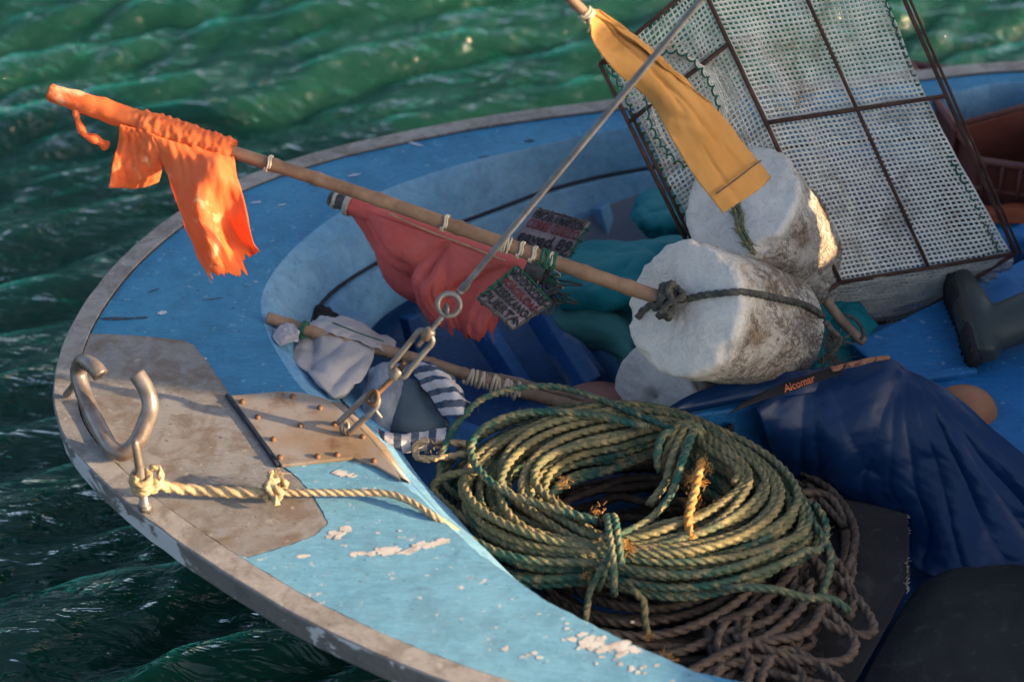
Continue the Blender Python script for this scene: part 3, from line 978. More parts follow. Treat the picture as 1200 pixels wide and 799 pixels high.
# ------------------------------------------------------------------ marker floats
def foam_float(root, face, axis_end, rad, seed, hole=True):
    f = Vector(face); e = Vector(axis_end)
    d = (f - e); L = d.length
    q = d.to_track_quat('Z', 'Y')
    na, prof = 120, []
    rr = .013
    for k in range(14): prof.append((rad * (1 - rr / rad) * k / 13, 0.0))
    for k in range(1, 7):
        a = k / 6 * math.pi / 2
        prof.append((rad - rr + rr * math.sin(a), -rr + rr * math.cos(a)))
    ns = 46
    for k in range(1, ns): prof.append((rad * (1 - .03 * k / ns), -rr - (L - 3 * rr) * k / ns))
    r2 = .03
    for k in range(0, 8):
        a = k / 7 * math.pi / 2
        prof.append((rad * .97 - r2 + r2 * math.cos(a), -L + 2 * rr - r2 * math.sin(a)))
    prof.append((rad * .5, -L + 2 * rr - r2)); prof.append((.004, -L + 2 * rr - r2))
    V = np.zeros((len(prof), na, 3))
    for i, (r, z) in enumerate(prof):
        for j in range(na):
            a = 2 * math.pi * j / na
            x, y = math.cos(a), math.sin(a)
            p = Vector((x * r, y * r, z))
            big = mn.noise(p * 7 + Vector((seed, 0, 0))) * .013 + mn.noise(p * 24 + Vector((seed, 3, 0))) * .0045
            sm = mn.noise(p * 70 + Vector((0, seed, 0))) * .0026
            chip = max(0, mn.noise(p * 16 + Vector((seed, 9, 2))) - .12) * .05 * math.exp(-(z / .022) ** 2) * min(1, r / rad) ** 10
            sm -= chip
            side = min(1, r / rad) ** 4
            k = r + (big + sm) * side
            zz = z + (big * .6 + sm) * (1 - side * .5)
            if hole and r < .02: zz -= .02 * (1 - r / .02)
            V[i, j] = (x * k, y * k, zz)
    mb = MB(); loft(mb, list(V), closed=True)
    mb.f.append(tuple(range(na - 1, -1, -1)))
    me_o = mb.build('float', M['foam'], root, base=Vector((0, 0, 0)))
    me_o.rotation_mode = 'QUATERNION'
    me_o.rotation_quaternion = q
    me_o.location = f - woff(root)
    return me_o

def cane(mb, a, b, r0, r1, nodes=9, bend=.01, seed=0):
    a = np.array(a); b = np.array(b)
    n = 150
    t = np.linspace(0, 1, n)
    p = a[None] * (1 - t[:, None]) + b[None] * t[:, None]
    p[:, 2] += np.sin(t * math.pi) * bend
    p[:, 1] += np.array([nz(q * 3 + seed, seed) for q in t]) * .008
    r = r0 + (r1 - r0) * t
    for k in range(nodes):
        c = (k + .5 + .25 * math.sin(k * 5 + seed)) / nodes
        r = r + .0022 * np.exp(-((t - c) / .006) ** 2)
    tube(mb, p, r, 16)
    return p

def wraps(mb, p0, p1, r, turns, rr, jitter=.3, seed=0, lo=True):
    """cord wound round the axis p0-p1"""
    p0 = np.array(p0); p1 = np.array(p1)
    d = p1 - p0; L = np.linalg.norm(d); d /= L
    u = np.cross(d, [0, 0, 1.0] if abs(d[2]) < .9 else [0, 1.0, 0]); u /= np.linalg.norm(u); v = np.cross(d, u)
    n = int(turns * 22)
    t = np.linspace(0, 1, n)
    th = t * turns * 2 * np.pi
    rad = r + rr * .8 + jitter * rr * np.array([nz(x * 9, seed) for x in t])
    pos = t * L + jitter * rr * 3 * np.array([nz(x * 14, seed + 5) for x in t])
    q = p0 + d * pos[:, None] + u * (np.cos(th) * rad)[:, None] + v * (np.sin(th) * rad)[:, None]
    if lo: tube(mb, q, rr, 8)
    else: rope(mb, q, rr, lo=True)
    return mb

def hairs(mb, c, n, L, r, dirv=(0, 0, 0), spread=1.0, rt=.0007, rs=None):
    rs = rs or random
    for k in range(n):
        o = np.array(c) + np.array([rs.gauss(0, r), rs.gauss(0, r), rs.gauss(0, r * .6)])
        d = np.array(dirv) + np.array([rs.gauss(0, spread), rs.gauss(0, spread), rs.gauss(0, spread)])
        d /= np.linalg.norm(d)
        l = L * rs.uniform(.4, 1.1)
        bnd = np.array([rs.gauss(0, .4), rs.gauss(0, .4), rs.gauss(-.2, .3)]) * l
        q = np.array([o, o + d * l * .5, o + d * l + bnd * .5])
        tube(mb, cat(q, 6), rt, 4, cap=False)
    return mb

# --- middle float: cane pole with the orange flag, its tip out over the water
A1 = np.array([.185, .17, -.19])
f1 = P(802, 360, .18)
mk = thing('marker_buoy', 'white foam float with a long cane pole carrying a bright orange flag over the water', 'buoy', f1 + A1 * .5 - [0, 0, .13], group='foam floats piled on the cloth')
fl1 = foam_float(mk, f1, f1 + A1 * 1.13, .134, 3.1, hole=False)
T1f = bvh(fl1)
pe_ = on(T1f, 800, 361, .030)
pend = P(800, 357, .215); ptip = P(58, 108, .52)
mb = MB()
cp = cane(mb, pe_, ptip, .0150, .0125, 10, .006, 1)
mb.build('pole', M['cane'], mk)
def on_pole(px):
    # point of the pole whose picture is nearest px
    best = None
    for q in cp:
        d = q - CAM; x = 600 + FPX * d.dot(RT) / d.dot(FWD)
        if best is None or abs(x - px) < best[0]: best = (abs(x - px), q)
    return best[1]
mb = MB()
wraps(mb, on_pole(770), on_pole(792), .0155, 3.6, .0085, .9, 2, lo=False)
wraps(mb, on_pole(779), on_pole(796), .026, 2.4, .0085, .9, 4, lo=False)
tie = mb.build('rope_binding', M['rope_slate'], mk)
mb = MB()
rope(mb, on_path(T1f, [(798, 352), (806, 351), (830, 346), (856, 343), (885, 346), (915, 352), (945, 361), (962, 372)], .006), .0082)
mb.build('tie_rope', M['rope_slate'], mk)
mb = MB()
rope(mb, on_path(T1f, [(782, 352), (768, 356), (756, 364), (749, 374)], .006), .0078)
mb.build('tie_rope', M['rope_slate'], mk)
mb = MB()
for a_, b_, tn in ((588, 600, 4), (606, 612, 2), (622, 628, 2), (642, 646, 2), (520, 524, 2), (312, 316, 2)):
    mb = MB(); wraps(mb, on_pole(a_), on_pole(b_), .0145, tn, .0022, .5, tn)
    mb.build('string_binding', M['cord_pale'], mk)
mb = MB()
wraps(mb, on_pole(630), on_pole(650), .0145, 6, .0028, 1.2, 3)
mb.build('cord_binding', M['cord_green'], mk)
# flag: rolled sleeve on the pole
t0 = on_pole(60); t1 = on_pole(272)
mb = MB()
n = 120
rows = []
tt = np.linspace(0, 1, n)
axis = t0[None] * (1 - tt[:, None]) + t1[None] * tt[:, None]
T_, N_, B_ = frames(axis)
for i in range(n):
    a = np.linspace(0, 2 * np.pi, 26, endpoint=False)
    base = .0165 + .006 * math.sin(min(1, tt[i] * 3) * math.pi / 2) + (.004 if tt[i] > .5 else 0)
    rad = np.array([base + .0035 * nz(math.cos(q) * 2 + 4, math.sin(q) * 2, tt[i] * 16) + .006 * (tt[i] > .45) * nz(math.cos(q) * 3 + 9, math.sin(q) * 3 + tt[i] * 5, tt[i] * 42) for q in a])
    rows.append(axis[i] + (np.cos(a) * rad)[:, None] * N_[i] + (np.sin(a) * rad)[:, None] * B_[i])
loft(mb, rows, closed=True)
mb.f += [tuple(range(25, -1, -1))]
flag = mb.build('flag', M['flag_orange'], mk)
def zp(px):
    return on_pole(px)[2]
def ffold(seed, amp, fu=3.2, tw=1.2):
    def f(u, v, p):
        return amp * v ** .6 * (math.sin(u * fu * 2 * math.pi + v * tw + seed) * .6 + nz(u * 4 + seed, v * 2.2) * 1.2) + .004 * nz(u * 12, v * 9, seed)
    return f
zA = zp(230)
patch('hanging_cloth', [[(178, 158, zp(178)), (210, 168, zp(210)), (245, 175, zp(245)), (274, 184, zp(274))],
                        [(190, 190, zA - .03), (215, 198, zA - .02), (250, 200, zA), (279, 207, zA - .02)],
                        [(203, 228, zA - .09), (228, 240, zA - .05), (258, 240, zA - .07), (288, 242, zA - .07)],
                        [(222, 280, zA - .16), (246, 285, zA - .11), (270, 286, zA - .15), (298, 280, zA - .12)],
                        [(244, 334, zA - .23), (262, 326, zA - .19), (288, 326, zA - .23), (305, 296, zA - .18)]],
      60, 60, M['flag_orange'], flag, ffold(1, .011, 2.2), .0012, jag=lambda u: 1 - .16 * abs(nz(u * 7, 3)) - .10 * abs(nz(u * 23, 1)) - .04 * abs(nz(u * 60, 1)))
patch('torn_corner', [[(140, 146, zp(140)), (165, 152, zp(165)), (192, 162, zp(192))],
                      [(138, 170, zp(140) - .05), (162, 176, zp(165) - .04), (190, 180, zp(192) - .03)],
                      [(131, 196, zp(140) - .08), (158, 200, zp(165) - .08), (190, 198, zp(192) - .07)],
                      [(128, 220, zp(140) - .11), (154, 221, zp(165) - .12), (186, 214, zp(192) - .10)]],
      30, 30, M['flag_orange'], flag, ffold(5, .008, 1.2), .0012)
mb = MB()
st = cat(PP([(88, 128, zp(88) - .01), (92, 144, zp(88) - .04), (100, 158, zp(88) - .06), (113, 164, zp(88) - .07), (124, 171, zp(88) - .09)]), 30)
tube(mb, st, np.linspace(.006, .010, 30) * (1 + .2 * np.sin(np.linspace(0, 20, 30))), 8)
mb.build('loose_strip', M['flag_orange'], flag)

# --- upper float
A2 = np.array([.145, .115, -.265])
f2 = P(868, 232, .22)
b2 = thing('foam_float', 'upper white foam float with brown weathered side under the hanging yellow cloth', 'buoy', f2 + A2 - [0, 0, .02], group='foam floats piled on the cloth')
fl2 = foam_float(b2, f2, f2 + A2 * 1.06, .130, 8.4, hole=False)
mb = MB()
T2f = bvh(fl2)
rope(mb, on_path(T2f, [(858, 238), (862, 248), (866, 266), (874, 284), (884, 296)], .005), .0055)
rope(mb, on_path(T2f, [(864, 234), (870, 252), (872, 270), (882, 288)], .004), .004)
for q_ in ((863, 250), (868, 270), (876, 286)): hairs(mb, on(T2f, *q_, .004), 30, .018, .006, rs=random.Random(3))
mb.build('green_line', M['rope_green'], b2)
# --- lowest float half hidden
f3 = P(764, 466, -.13)
b3 = thing('foam_float', 'lowest white foam float half hidden below the others by the navy oilskin', 'buoy', f3 + np.array([.12, .1, -.2]), group='foam floats piled on the cloth')
foam_float(b3, f3, f3 + np.array([.17, .18, -.12]), .108, 5.5)

# --- round floats
def ball(name, c, r, mat, label, cat_, sq=(1, 1, 1)):
    root = thing(name, label, cat_, (c[0], c[1], c[2] - r))
    mb = MB(); rows = []
    for i in range(1, 32):
        a = math.pi * i / 32
        ph = np.linspace(0, 2 * np.pi, 40, endpoint=False)
        rows.append(np.stack([c[0] + r * sq[0] * math.sin(a) * np.cos(ph), c[1] + r * sq[1] * math.sin(a) * np.sin(ph), c[2] + r * sq[2] * math.cos(a) + 0 * ph], 1))
    loft(mb, rows, closed=True)
    mb.f += [tuple(range(39, -1, -1)), tuple(range(mb.n - 40, mb.n))]
    mb.build('shell', mat, root)
    mb = MB()
    a = np.linspace(0, 2 * np.pi, 40, endpoint=False)
    tube(mb, np.stack([c[0] + (r * sq[0] * 1.0) * np.cos(a), c[1] + (r * sq[1] * 1.0) * np.sin(a), c[2] + 0 * a], 1), .003, 8, closed=True)
    mb.build('seam', mat, root)
    return root
ball('ball_float', P(702, 484, -.22), .085, M['pinkfloat'], 'dull pink ball float behind the green rope coil', 'ball float', (1.2, .8, .8))
ball('ball_float', P(1128, 484, -.105), .062, M['brownfloat'], 'brown ball float between the navy oilskin and the blue bench', 'ball float', (1.15, .9, 1))

# ------------------------------------------------------------------ yellow flag hanging from a pole
yf = thing('yellow_flag', 'long yellow cloth flag hanging from a pole tip over the foam floats', 'flag', P(668, 2, .8))
mb = MB()
cane(mb, P(610, -60, .92), P(692, 22, .80), .0105, .0100, 3, 0, 4)
yp = mb.build('pole', M['cane'], yf)
mb = MB()
wraps(mb, P(684, 14, .81), P(691, 20, .80), .0115, 3, .0025, .8, 4)
tube(mb, cat(PP([(690, 22, .80), (692, 30, .78), (689, 38, .77)]), 10), .002, 6)
mb.build('string', M['cord_pale'], yp)
def yfold(u, v, p):
    return .012 * math.sin(u * 4.2 + v * 5) * (1 - v) + .007 * nz(u * 2.2, v * 3.0, 2) + .0012 * nz(u * 9, v * 26, 5) + crease(u, v, [(.5, 0, .35, .5, 1), (.5, 0, .65, .42, 1), (.6, .22, .75, .62, .8), (.35, .3, .5, .7, .9), (.2, .12, .9, .17, .7), (.2, .16, .9, .21, .5), (.5, .4, .85, .5, .5), (.15, .55, .5, .62, .5), (.6, .7, .7, .95, .6), (.3, .72, .25, .98, .6)], .008, .055)
patch('cloth', [[(691, 30, .78), (690, 18, .80), (697, 10, .80), (708, 15, .79), (712, 22, .78)],
                [(697, 50, .76), (706, 40, .76), (722, 32, .765), (740, 38, .75), (747, 44, .75)],
                [(722, 84, .71), (736, 74, .72), (752, 66, .72), (768, 62, .71), (778, 74, .71)],
                [(762, 122, .64), (776, 114, .655), (792, 104, .66), (806, 98, .65), (814, 106, .64)],
                [(790, 168, .57), (806, 158, .58), (824, 148, .59), (842, 140, .58), (852, 140, .57)],
                [(812, 205, .51), (828, 196, .52), (846, 184, .53), (864, 176, .52), (874, 172, .51)],
                [(847, 250, .44), (862, 240, .45), (878, 230, .45), (894, 218, .44), (903, 208, .43)]],
      110, 44, M['flag_yellow'], yf, yfold, .0015)
mb = MB()
ln = PP([(838, 228, .472), (852, 218, .482), (868, 206, .488), (882, 195, .482), (891, 189, .472)])
tube(mb, cat(ln, 30) - FWD * .012, .0016, 6)
mb.build('hem_stitch', M['cord_dark'], yf)

# ------------------------------------------------------------------ forestay with turnbuckle and shackle
fs = thing('forestay', 'grey steel stay rod with ring, turnbuckle and shackle bolted to the bow plate', 'rigging', P(404, 502, .01))
s_top = P(826, -6, 1.0); s_bot = P(540, 341, .285)
mb = MB()
d_ = s_top - s_bot
tube(mb, np.array([s_bot + d_ * k for k in np.linspace(0, 1.5, 30)]), .0062, 12)
mb.build('stay_rod', M['stay'], fs)
def ring(mb, c, r, rr, nrm, sx=1.0, ax=None, n=36):
    nrm = Vector(nrm).normalized()
    ax = Vector(ax) if ax is not None else Vector((0, 0, 1))
    u = (ax - nrm * ax.dot(nrm)).normalized(); v = nrm.cross(u)
    a = np.linspace(0, 2 * np.pi, n, endpoint=False)
    pts = np.array([np.array(c) + np.array(u) * math.cos(q) * r * sx + np.array(v) * math.sin(q) * r for q in a])
    tube(mb, pts, rr, 10, closed=True)
    return mb
mb = MB()
rc = P(526, 357, .27)
ring(mb, rc, .0215, .0055, -FWD + .1 * RT)
tube(mb, np.array([s_bot + (rc - s_bot) * k for k in np.linspace(-.6, .25, 6)]), [.0065, .0085, .0085, .0085, .008, .006], 12)
mb.build('eye_ring', M['steel'], fs)
# turnbuckle: screw, open body of two bars, lower eye
mb = MB()
sc0 = P(521, 368, .255); tb0 = P(501, 392, .225); tb1 = P(464, 437, .145)
tube(mb, cat(np.array([P(523, 362, .265), sc0, tb0, tb0 + (tb1 - tb0) * .30]), 20), .0052, 10)
ring(mb, P(523, 363, .262), .010, .0035, RT + .3 * FWD, ax=UP)
mb.build('screw', M['steel'], fs)
dt = (tb1 - tb0) / np.linalg.norm(tb1 - tb0)
sdv = np.cross(dt, FWD); sdv /= np.linalg.norm(sdv)
mb = MB()
w = .0165
k_ = [tb0 - dt * .004]
for sgn in (1, -1):
    q = np.array([tb0 - dt * .004 + sdv * sgn * .004, tb0 + dt * .006 + sdv * sgn * w, tb0 + dt * .03 + sdv * sgn * w, tb1 - dt * .03 + sdv * sgn * w, tb1 - dt * .006 + sdv * sgn * w, tb1 + dt * .004 + sdv * sgn * .004])
    tube(mb, cat(q, 40), .0062, 10)
tube(mb, np.array([tb0 - dt * .014, tb0 - dt * .010, tb0 + dt * .008, tb0 + dt * .011]), [.008, .0115, .0115, .008], 12)
tube(mb, np.array([tb1 - dt * .011, tb1 - dt * .008, tb1 + dt * .010, tb1 + dt * .014]), [.008, .0115, .0115, .008], 12)
mb.build('turnbuckle_body', M['steel'], fs)
mb = MB()
lk0 = P(460, 443, .125); lk1 = P(437, 466, .09)
tube(mb, cat(np.array([tb1 - dt * .03, lk0, lk1]), 20), .0055, 10)
ring(mb, lk1, .0115, .0045, RT * .5 + FWD * .6, ax=dt, sx=1.3)
mb.build('lower_eye', M['rust'], fs)
mb = MB()
sh0 = P(440, 466, .085); sh1 = P(404, 500, .022)
ds = (sh1 - sh0) / np.linalg.norm(sh1 - sh0)
sds = np.cross(ds, FWD * .8 + RT * .3); sds /= np.linalg.norm(sds)
w2 = .015
q = np.array([sh1 + sds * w2 + ds * .004, sh1 + sds * w2 - ds * .03, sh0 + sds * w2 + ds * .012, sh0 - ds * .004, sh0 - sds * w2 + ds * .012, sh1 - sds * w2 - ds * .03, sh1 - sds * w2 + ds * .004])
tube(mb, cat(q, 60), .0062, 10)
tube(mb, np.array([sh0 + ds * .016 - sds * .02, sh0 + ds * .016 + sds * .038]), .0036, 8)
ring(mb, P(404, 500, .014), .013, .0045, RT * .6 - FWD * .3, ax=(0, 0, 1))
mb.build('shackle', M['steel'], fs)

# ------------------------------------------------------------------ bow fairlead (two curling horns) and pin
hk = thing('bow_fairlead', 'worn steel fairlead with two curling horns on the bow', 'fairlead', P(140, 525, 0.01))
mb = MB()
p = PP([(118, 440, .125), (110, 430, .135), (97, 424, .125), (92, 437, .095), (97, 458, .07), (107, 482, .05), (120, 508, .035), (132, 526, .026), (146, 530, .026), (160, 518, .04), (171, 494, .07), (176, 474, .10), (170, 454, .125), (160, 438, .145)])
q = cat(p, 110)
tube(mb, q, .0165, 16)
mb.build('horns', M['hook_steel'], hk)
mb = MB()
q = cat(PP([(93, 440, .085), (84, 455, .04), (78, 462, .008)]), 16)
tube(mb, q, .008, 10)
p = PP([(94, 468, .012), (112, 500, .012), (128, 532, .012), (150, 535, .012), (140, 520, .012), (122, 495, .012), (106, 466, .012)])
prism(mb, p, .008)
mb.build('foot', M['hook_steel'], hk)
pin = thing('mooring_pin', 'upright steel pin on the bow rail with the mooring rope tied round it', 'mooring pin', P(170, 598, .005))
mb = MB()
pb = P(170, 596, .004)
pts = np.array([pb + [0, 0, h] for h in (0, .008, .010, .10, .165, .172)])
pts[3:, 0] += [-.001, -.003, -.003]
tube(mb, pts, [.0125, .0125, .0085, .0085, .0075, .003], 14)
mb.build('shank', M['hook_steel'], pin)
mb = MB()
tube(mb, np.array([pb + [-.001, 0, .006], pb + [-.001, 0, .018]]), [.013, .010], 6)
mb.build('nut', M['hook_steel'], pin)

# mooring rope
mr = thing('mooring_rope', 'tan three-strand mooring rope from the bow pin across the foredeck', 'rope', P(300, 577, .01))
mb = MB()
rope(mb, PP([(178, 566, .060), (200, 571, .036), (230, 574, .021), (262, 576, .021), (300, 577, .022), (322, 577, .022)]), .0125)
rope(mb, PP([(316, 577, .022), (345, 577, .018), (400, 577, .018), (450, 578, .018), (475, 585, .016), (495, 596, .010), (518, 611, -.004), (540, 626, -.06), (560, 636, -.12)]), .0080)
mb.build('line', M['rope_tan'], mr)
mb = MB()
cpin = pb + np.array([0, 0, .062])
wraps(mb, cpin - [0, 0, .012], cpin + [0, 0, .022], .010, 3.2, .008, .5, 6, lo=False)
rope(mb, PP([(176, 548, .075), (186, 549, .070), (188, 562, .06), (182, 574, .05), (174, 574, .055)]), .008)
mb.build('hitch', M['rope_tan'], mr)
mb = MB()
c = P(320, 574, .026)
wraps(mb, c + [-.014, 0, .0], c + [.016, 0, .0], .010, 2.6, .0075, .8, 9, lo=False)
rope(mb, np.array([c + [0, 0, .01], c + [-.006, .02, .02], c + [-.002, .035, .012]]), .007)
rope(mb, np.array([c + [0, -.01, .0], c + [.006, -.025, .0], c + [.01, -.035, -.008]]), .007)
hairs(mb, c + [0, .03, .012], 40, .02, .006)
mb.build('knot', M['rope_tan'], mr)

# ------------------------------------------------------------------ red flag on its own cane
rf = thing('red_flag', 'torn dull red flag on a hollow pipe lying under the cane pole', 'flag', P(480, 290, .02))
ra, rb = P(388, 233, .10), P(640, 322, .10)
mb = MB()
t = np.linspace(0, 1, 40)
tube(mb, ra + (rb - ra) * t[:, None], .0165, 20, cap=False)
tube(mb, ra + (rb - ra) * t[:, None] + 0, .0125, 20, cap=False)
a = np.linspace(0, 2 * np.pi, 20, endpoint=False)
mb.build('pipe', M['cord_dark'], rf)
mb = MB()
dd = (rb - ra) / np.linalg.norm(rb - ra)
for q0, q1, rw, tn in ((.010, .018, .0168, 2), (.042, .054, .0215, 4)):
    mb = MB(); wraps(mb, ra + dd * q0, ra + dd * q1, rw, tn, .0019, .3, 2)
    mb.build('wire_binding', M['oldnet'], rf)
mb = MB()
tube(mb, cat(PP([(455, 250, .128), (500, 270, .125), (545, 287, .124), (592, 306, .122)]), 30), .0018, 6)
mb.build('wire', M['wire'], rf)
def sleeve():
    mb = MB(); rows = []
    for tv in np.linspace(.075, .92, 70):
        c = ra + (rb - ra) * tv
        a = np.linspace(0, 2 * np.pi, 24, endpoint=False)
        u = np.cross(dd, [0, 0, 1.0]); u /= np.linalg.norm(u); v = np.cross(u, dd)
        rad = np.array([.0195 + .003 * nz(math.cos(q) * 2, math.sin(q) * 2, tv * 22) for q in a])
        rows.append(c + (np.cos(a) * rad)[:, None] * u + (np.sin(a) * rad)[:, None] * v)
    loft(mb, rows, closed=True)
    return mb.build('cloth_sleeve', M['flag_red'], rf)
sleeve()
def rfold(u, v, p):
    w = min(1, v * 2.2)
    return w * (.015 * math.sin(u * 15 + v * 4.5) + .018 * nz(u * 3.0, v * 2.2, 4)) + crease(u, v, [(.62, 0, .3, .7, 1), (.62, 0, .45, .95, 1), (.62, 0, .7, .8, .9), (.05, 0, .25, .75, 1), (.1, 0, .4, .6, .8), (.95, .05, .7, .55, 1), (.98, .1, .85, .9, .9), (.62, 0, .55, .4, 1)], .014, .07) + .0015 * nz(u * 16, v * 16, 1)
patch('cloth', [[(404, 238, .105), (440, 252, .115), (480, 266, .118), (520, 281, .116), (560, 296, .114), (604, 312, .112)],
                [(418, 268, .05), (450, 284, .07), (490, 302, .075), (530, 314, .07), (565, 322, .07), (600, 332, .07)],
                [(432, 296, -.01), (462, 312, .02), (502, 334, .03), (535, 344, .02), (562, 348, .02), (590, 356, .02)],
                [(455, 318, -.06), (482, 342, -.04), (514, 366, -.02), (538, 372, -.03), (560, 372, -.02), (582, 376, -.03)],
                [(488, 346, -.10), (506, 372, -.09), (528, 398, -.08), (544, 396, -.09), (560, 394, -.08), (575, 408, -.08)]],
      90, 110, M['flag_red'], rf, rfold, .0014,
      jag=lambda u: 1 - .22 * abs(((u * 8.3 + .2 * nz(u * 5, 1)) % 1) - .5) * (u > .25) - .16 * abs(nz(u * 34, 2)) - .10 * abs(nz(u * 80, 7)))

# ------------------------------------------------------------------ lettered cards laced with cord
def card(name, label, corners, z, lines, lac, group):
    """corners px: top-left, top-right, bottom-right, bottom-left seen from the reader"""
    c = [P(x, y, zz) for (x, y), zz in zip(corners, z)]
    root = thing(name, label, 'card', sum(c) / 4, group=group)
    mb = MB()
    n, m = 12, 16
    V = []
    for i in range(n):
        for j in range(m):
            u, v = j / (m - 1), i / (n - 1)
            p = (c[0] * (1 - u) + c[1] * u) * (1 - v) + (c[3] * (1 - u) + c[2] * u) * v
            V.append(p + np.array([0, 0, .003 * nz(u * 3, v * 3, z[0] * 40)]))
    mb.add(V, [(i * m + j, i * m + j + 1, (i + 1) * m + j + 1, (i + 1) * m + j) for i in range(n - 1) for j in range(m - 1)])
    o = mb.build('sheet', M['card'], root)
    o.modifiers.new('solid', 'SOLIDIFY').thickness = .002
    ex = c[1] - c[0]; ey = c[0] - c[3]
    W_ = np.linalg.norm(ex); H_ = np.linalg.norm(ey)
    nrm = np.cross(ex / W_, ey / H_); nrm /= np.linalg.norm(nrm)
    if nrm.dot(FWD) > 0: nrm = -nrm
    for txt, v, hh, mt in lines:
        cu = bpy.data.curves.new('lettering', 'FONT')
        cu.body = txt; cu.size = 1; cu.align_x = 'LEFT'; cu.offset = .02
        to = bpy.data.objects.new('lettering', cu); COL.objects.link(to)
        dg = bpy.context.evaluated_depsgraph_get()
        me = bpy.data.meshes.new_from_object(to.evaluated_get(dg))
        bpy.data.objects.remove(to)
        co = np.array([v_.co[:] for v_ in me.vertices])
        co[:, 0] = (co[:, 0] - co[:, 0].min()) / np.ptp(co[:, 0]) * .9 + .05
        co[:, 1] = (co[:, 1] - co[:, 1].min()) / np.ptp(co[:, 1]) * hh + (1 - v)
        base = c[3]
        U_, V_ = co[:, :1], 1 - co[:, 1:2]
        wv = (c[0] * (1 - U_) + c[1] * U_) * (1 - V_) + (c[3] * (1 - U_) + c[2] * U_) * V_ + nrm * .006
        me.vertices.foreach_set('co', (wv - np.array(woff(root))).ravel())
        me.update()
        lo = bpy.data.objects.new('lettering', me); COL.objects.link(lo)
        me.materials.clear(); me.materials.append(mt)
        lo.parent = o
        sm = lo.modifiers.new('solid', 'SOLIDIFY'); sm.thickness = .0012; sm.offset = 0
    # cord lacing round the rim
    for nm, mt, e, off in lac:
        mb = MB()
        pa, pb_ = c[e], c[(e + 1) % 4]
        k = int(np.linalg.norm(pb_ - pa) / .024)
        dv_ = (pb_ - pa) / np.linalg.norm(pb_ - pa)
        cc = sum(c) / 4
        for i in range(k):
            q = pa + (pb_ - pa) * (i + .5) / k
            inn = (cc - q); inn /= np.linalg.norm(inn)
            th = np.linspace(0, 2 * np.pi, 14)
            lp = np.array([q + inn * (.005 + .009 * math.cos(a)) + nrm * (.0065 * math.sin(a)) + dv_ * (.004 * a / 6) for a in th])
            tube(mb, lp, .0022, 6)
        tube(mb, cat(np.array([pa, (pa + pb_) / 2 + nrm * .003, pb_]), 12), .0028, 6)
        mb.build(nm, mt, root)
    return root
card('lettered_card', 'upper grey card of black and red lettering laced to the cane pole', [(628, 244), (692, 262), (668, 301), (600, 283)], [.115, .105, .06, .07],
     [('PINCHA A MAROON', .29, .24, M['letter_black']), ('CORRE GUELZO', .56, .25, M['letter_red']), ('eaved 89', .96, .34, M['letter_black'])],
     [('dark_lacing', M['cord_dark'], 0, 0), ('green_lacing', M['cord_green'], 1, 0), ('dark_lacing', M['cord_dark'], 2, 0)], 'lettered cards laced with cord')
card('lettered_card', 'lower grey card of black lettering hanging beside the torn red flag', [(606, 312), (646, 356), (601, 386), (560, 350)], [.135, .095, .095, .135],
     [('MODOLORE', .25, .19, M['letter_black']), ('BORCEUDAS', .47, .17, M['letter_red']), ('TESRKANO', .71, .19, M['letter_black']), ('PUERTA', .95, .19, M['letter_black'])],
     [('green_lacing', M['cord_green'], 0, 0), ('dark_lacing', M['cord_dark'], 1, 0), ('dark_lacing', M['cord_dark'], 2, 0), ('green_lacing', M['cord_green'], 3, 0)], 'lettered cards laced with cord')
# tangle of cord beside the lower card
tg = thing('cord_tangle', 'dark tangle of cord and string under the pole beside the cards', 'cord tangle', P(630, 340, -.02))
for nm, mt, cnt, sd_ in (('dark_cord', 'cord_dark', 16, 1), ('green_cord', 'cord_green', 9, 2), ('pale_cord', 'cord_pale', 3, 3)):
    rs = random.Random(sd_); mb = MB()
    for k in range(cnt):
        c0 = P(rs.uniform(612, 650), rs.uniform(316, 352), rs.uniform(-.01, .06))
        pts = [c0 + np.array([rs.gauss(0, .022), rs.gauss(0, .022), rs.gauss(0, .014)]) for _ in range(6)]
        tube(mb, cat(np.array(pts), 50), .0022 if nm != 'pale_cord' else .0014, 6)
    mb.build(nm, M[mt], tg)

# ------------------------------------------------------------------ teal oilskin under the floats
def heap(seed, amp, f=3.0, fine=.003):
    rr_ = random.Random(seed)
    LN = [(rr_.random(), rr_.random(), rr_.random(), rr_.random(), rr_.uniform(.5, 1.1)) for _ in range(7)]
    def g(u, v, p):
        return gg(u, v, p) * .7 + crease(u, v, LN, amp * .9, .13)
    def gg(u, v, p):
        r = 1 - abs(nz(u * f + seed, v * f * .8 + seed * .3, seed)) * 2.2
        return amp * r + amp * .35 * (1 - 3.5 * abs(nz(u * f * 2.3 + v * 2, v * f * 1.7 + seed, seed + 2))) + fine * nz(u * 14, v * 14, seed)
    return g
tl = thing('teal_oilskin', 'crumpled teal oilskin heaped under the foam floats', 'oilskin', P(720, 360, -.34))
patch('lower_fold', [[(640, 350, -.10), (700, 330, -.08), (760, 330, -.06), (820, 330, -.08), (880, 350, -.1)],
                     [(652, 380, -.10), (700, 368, -.06), (750, 372, -.05), (800, 372, -.1), (880, 380, -.14)],
                     [(676, 402, -.14), (708, 404, -.11), (745, 420, -.08), (800, 430, -.14), (900, 430, -.18)],
                     [(694, 412, -.22), (715, 416, -.20), (742, 450, -.16), (800, 470, -.2), (900, 480, -.25)]], 60, 80, M['teal_pale'], tl, heap(2, .014, 2.6), .003)
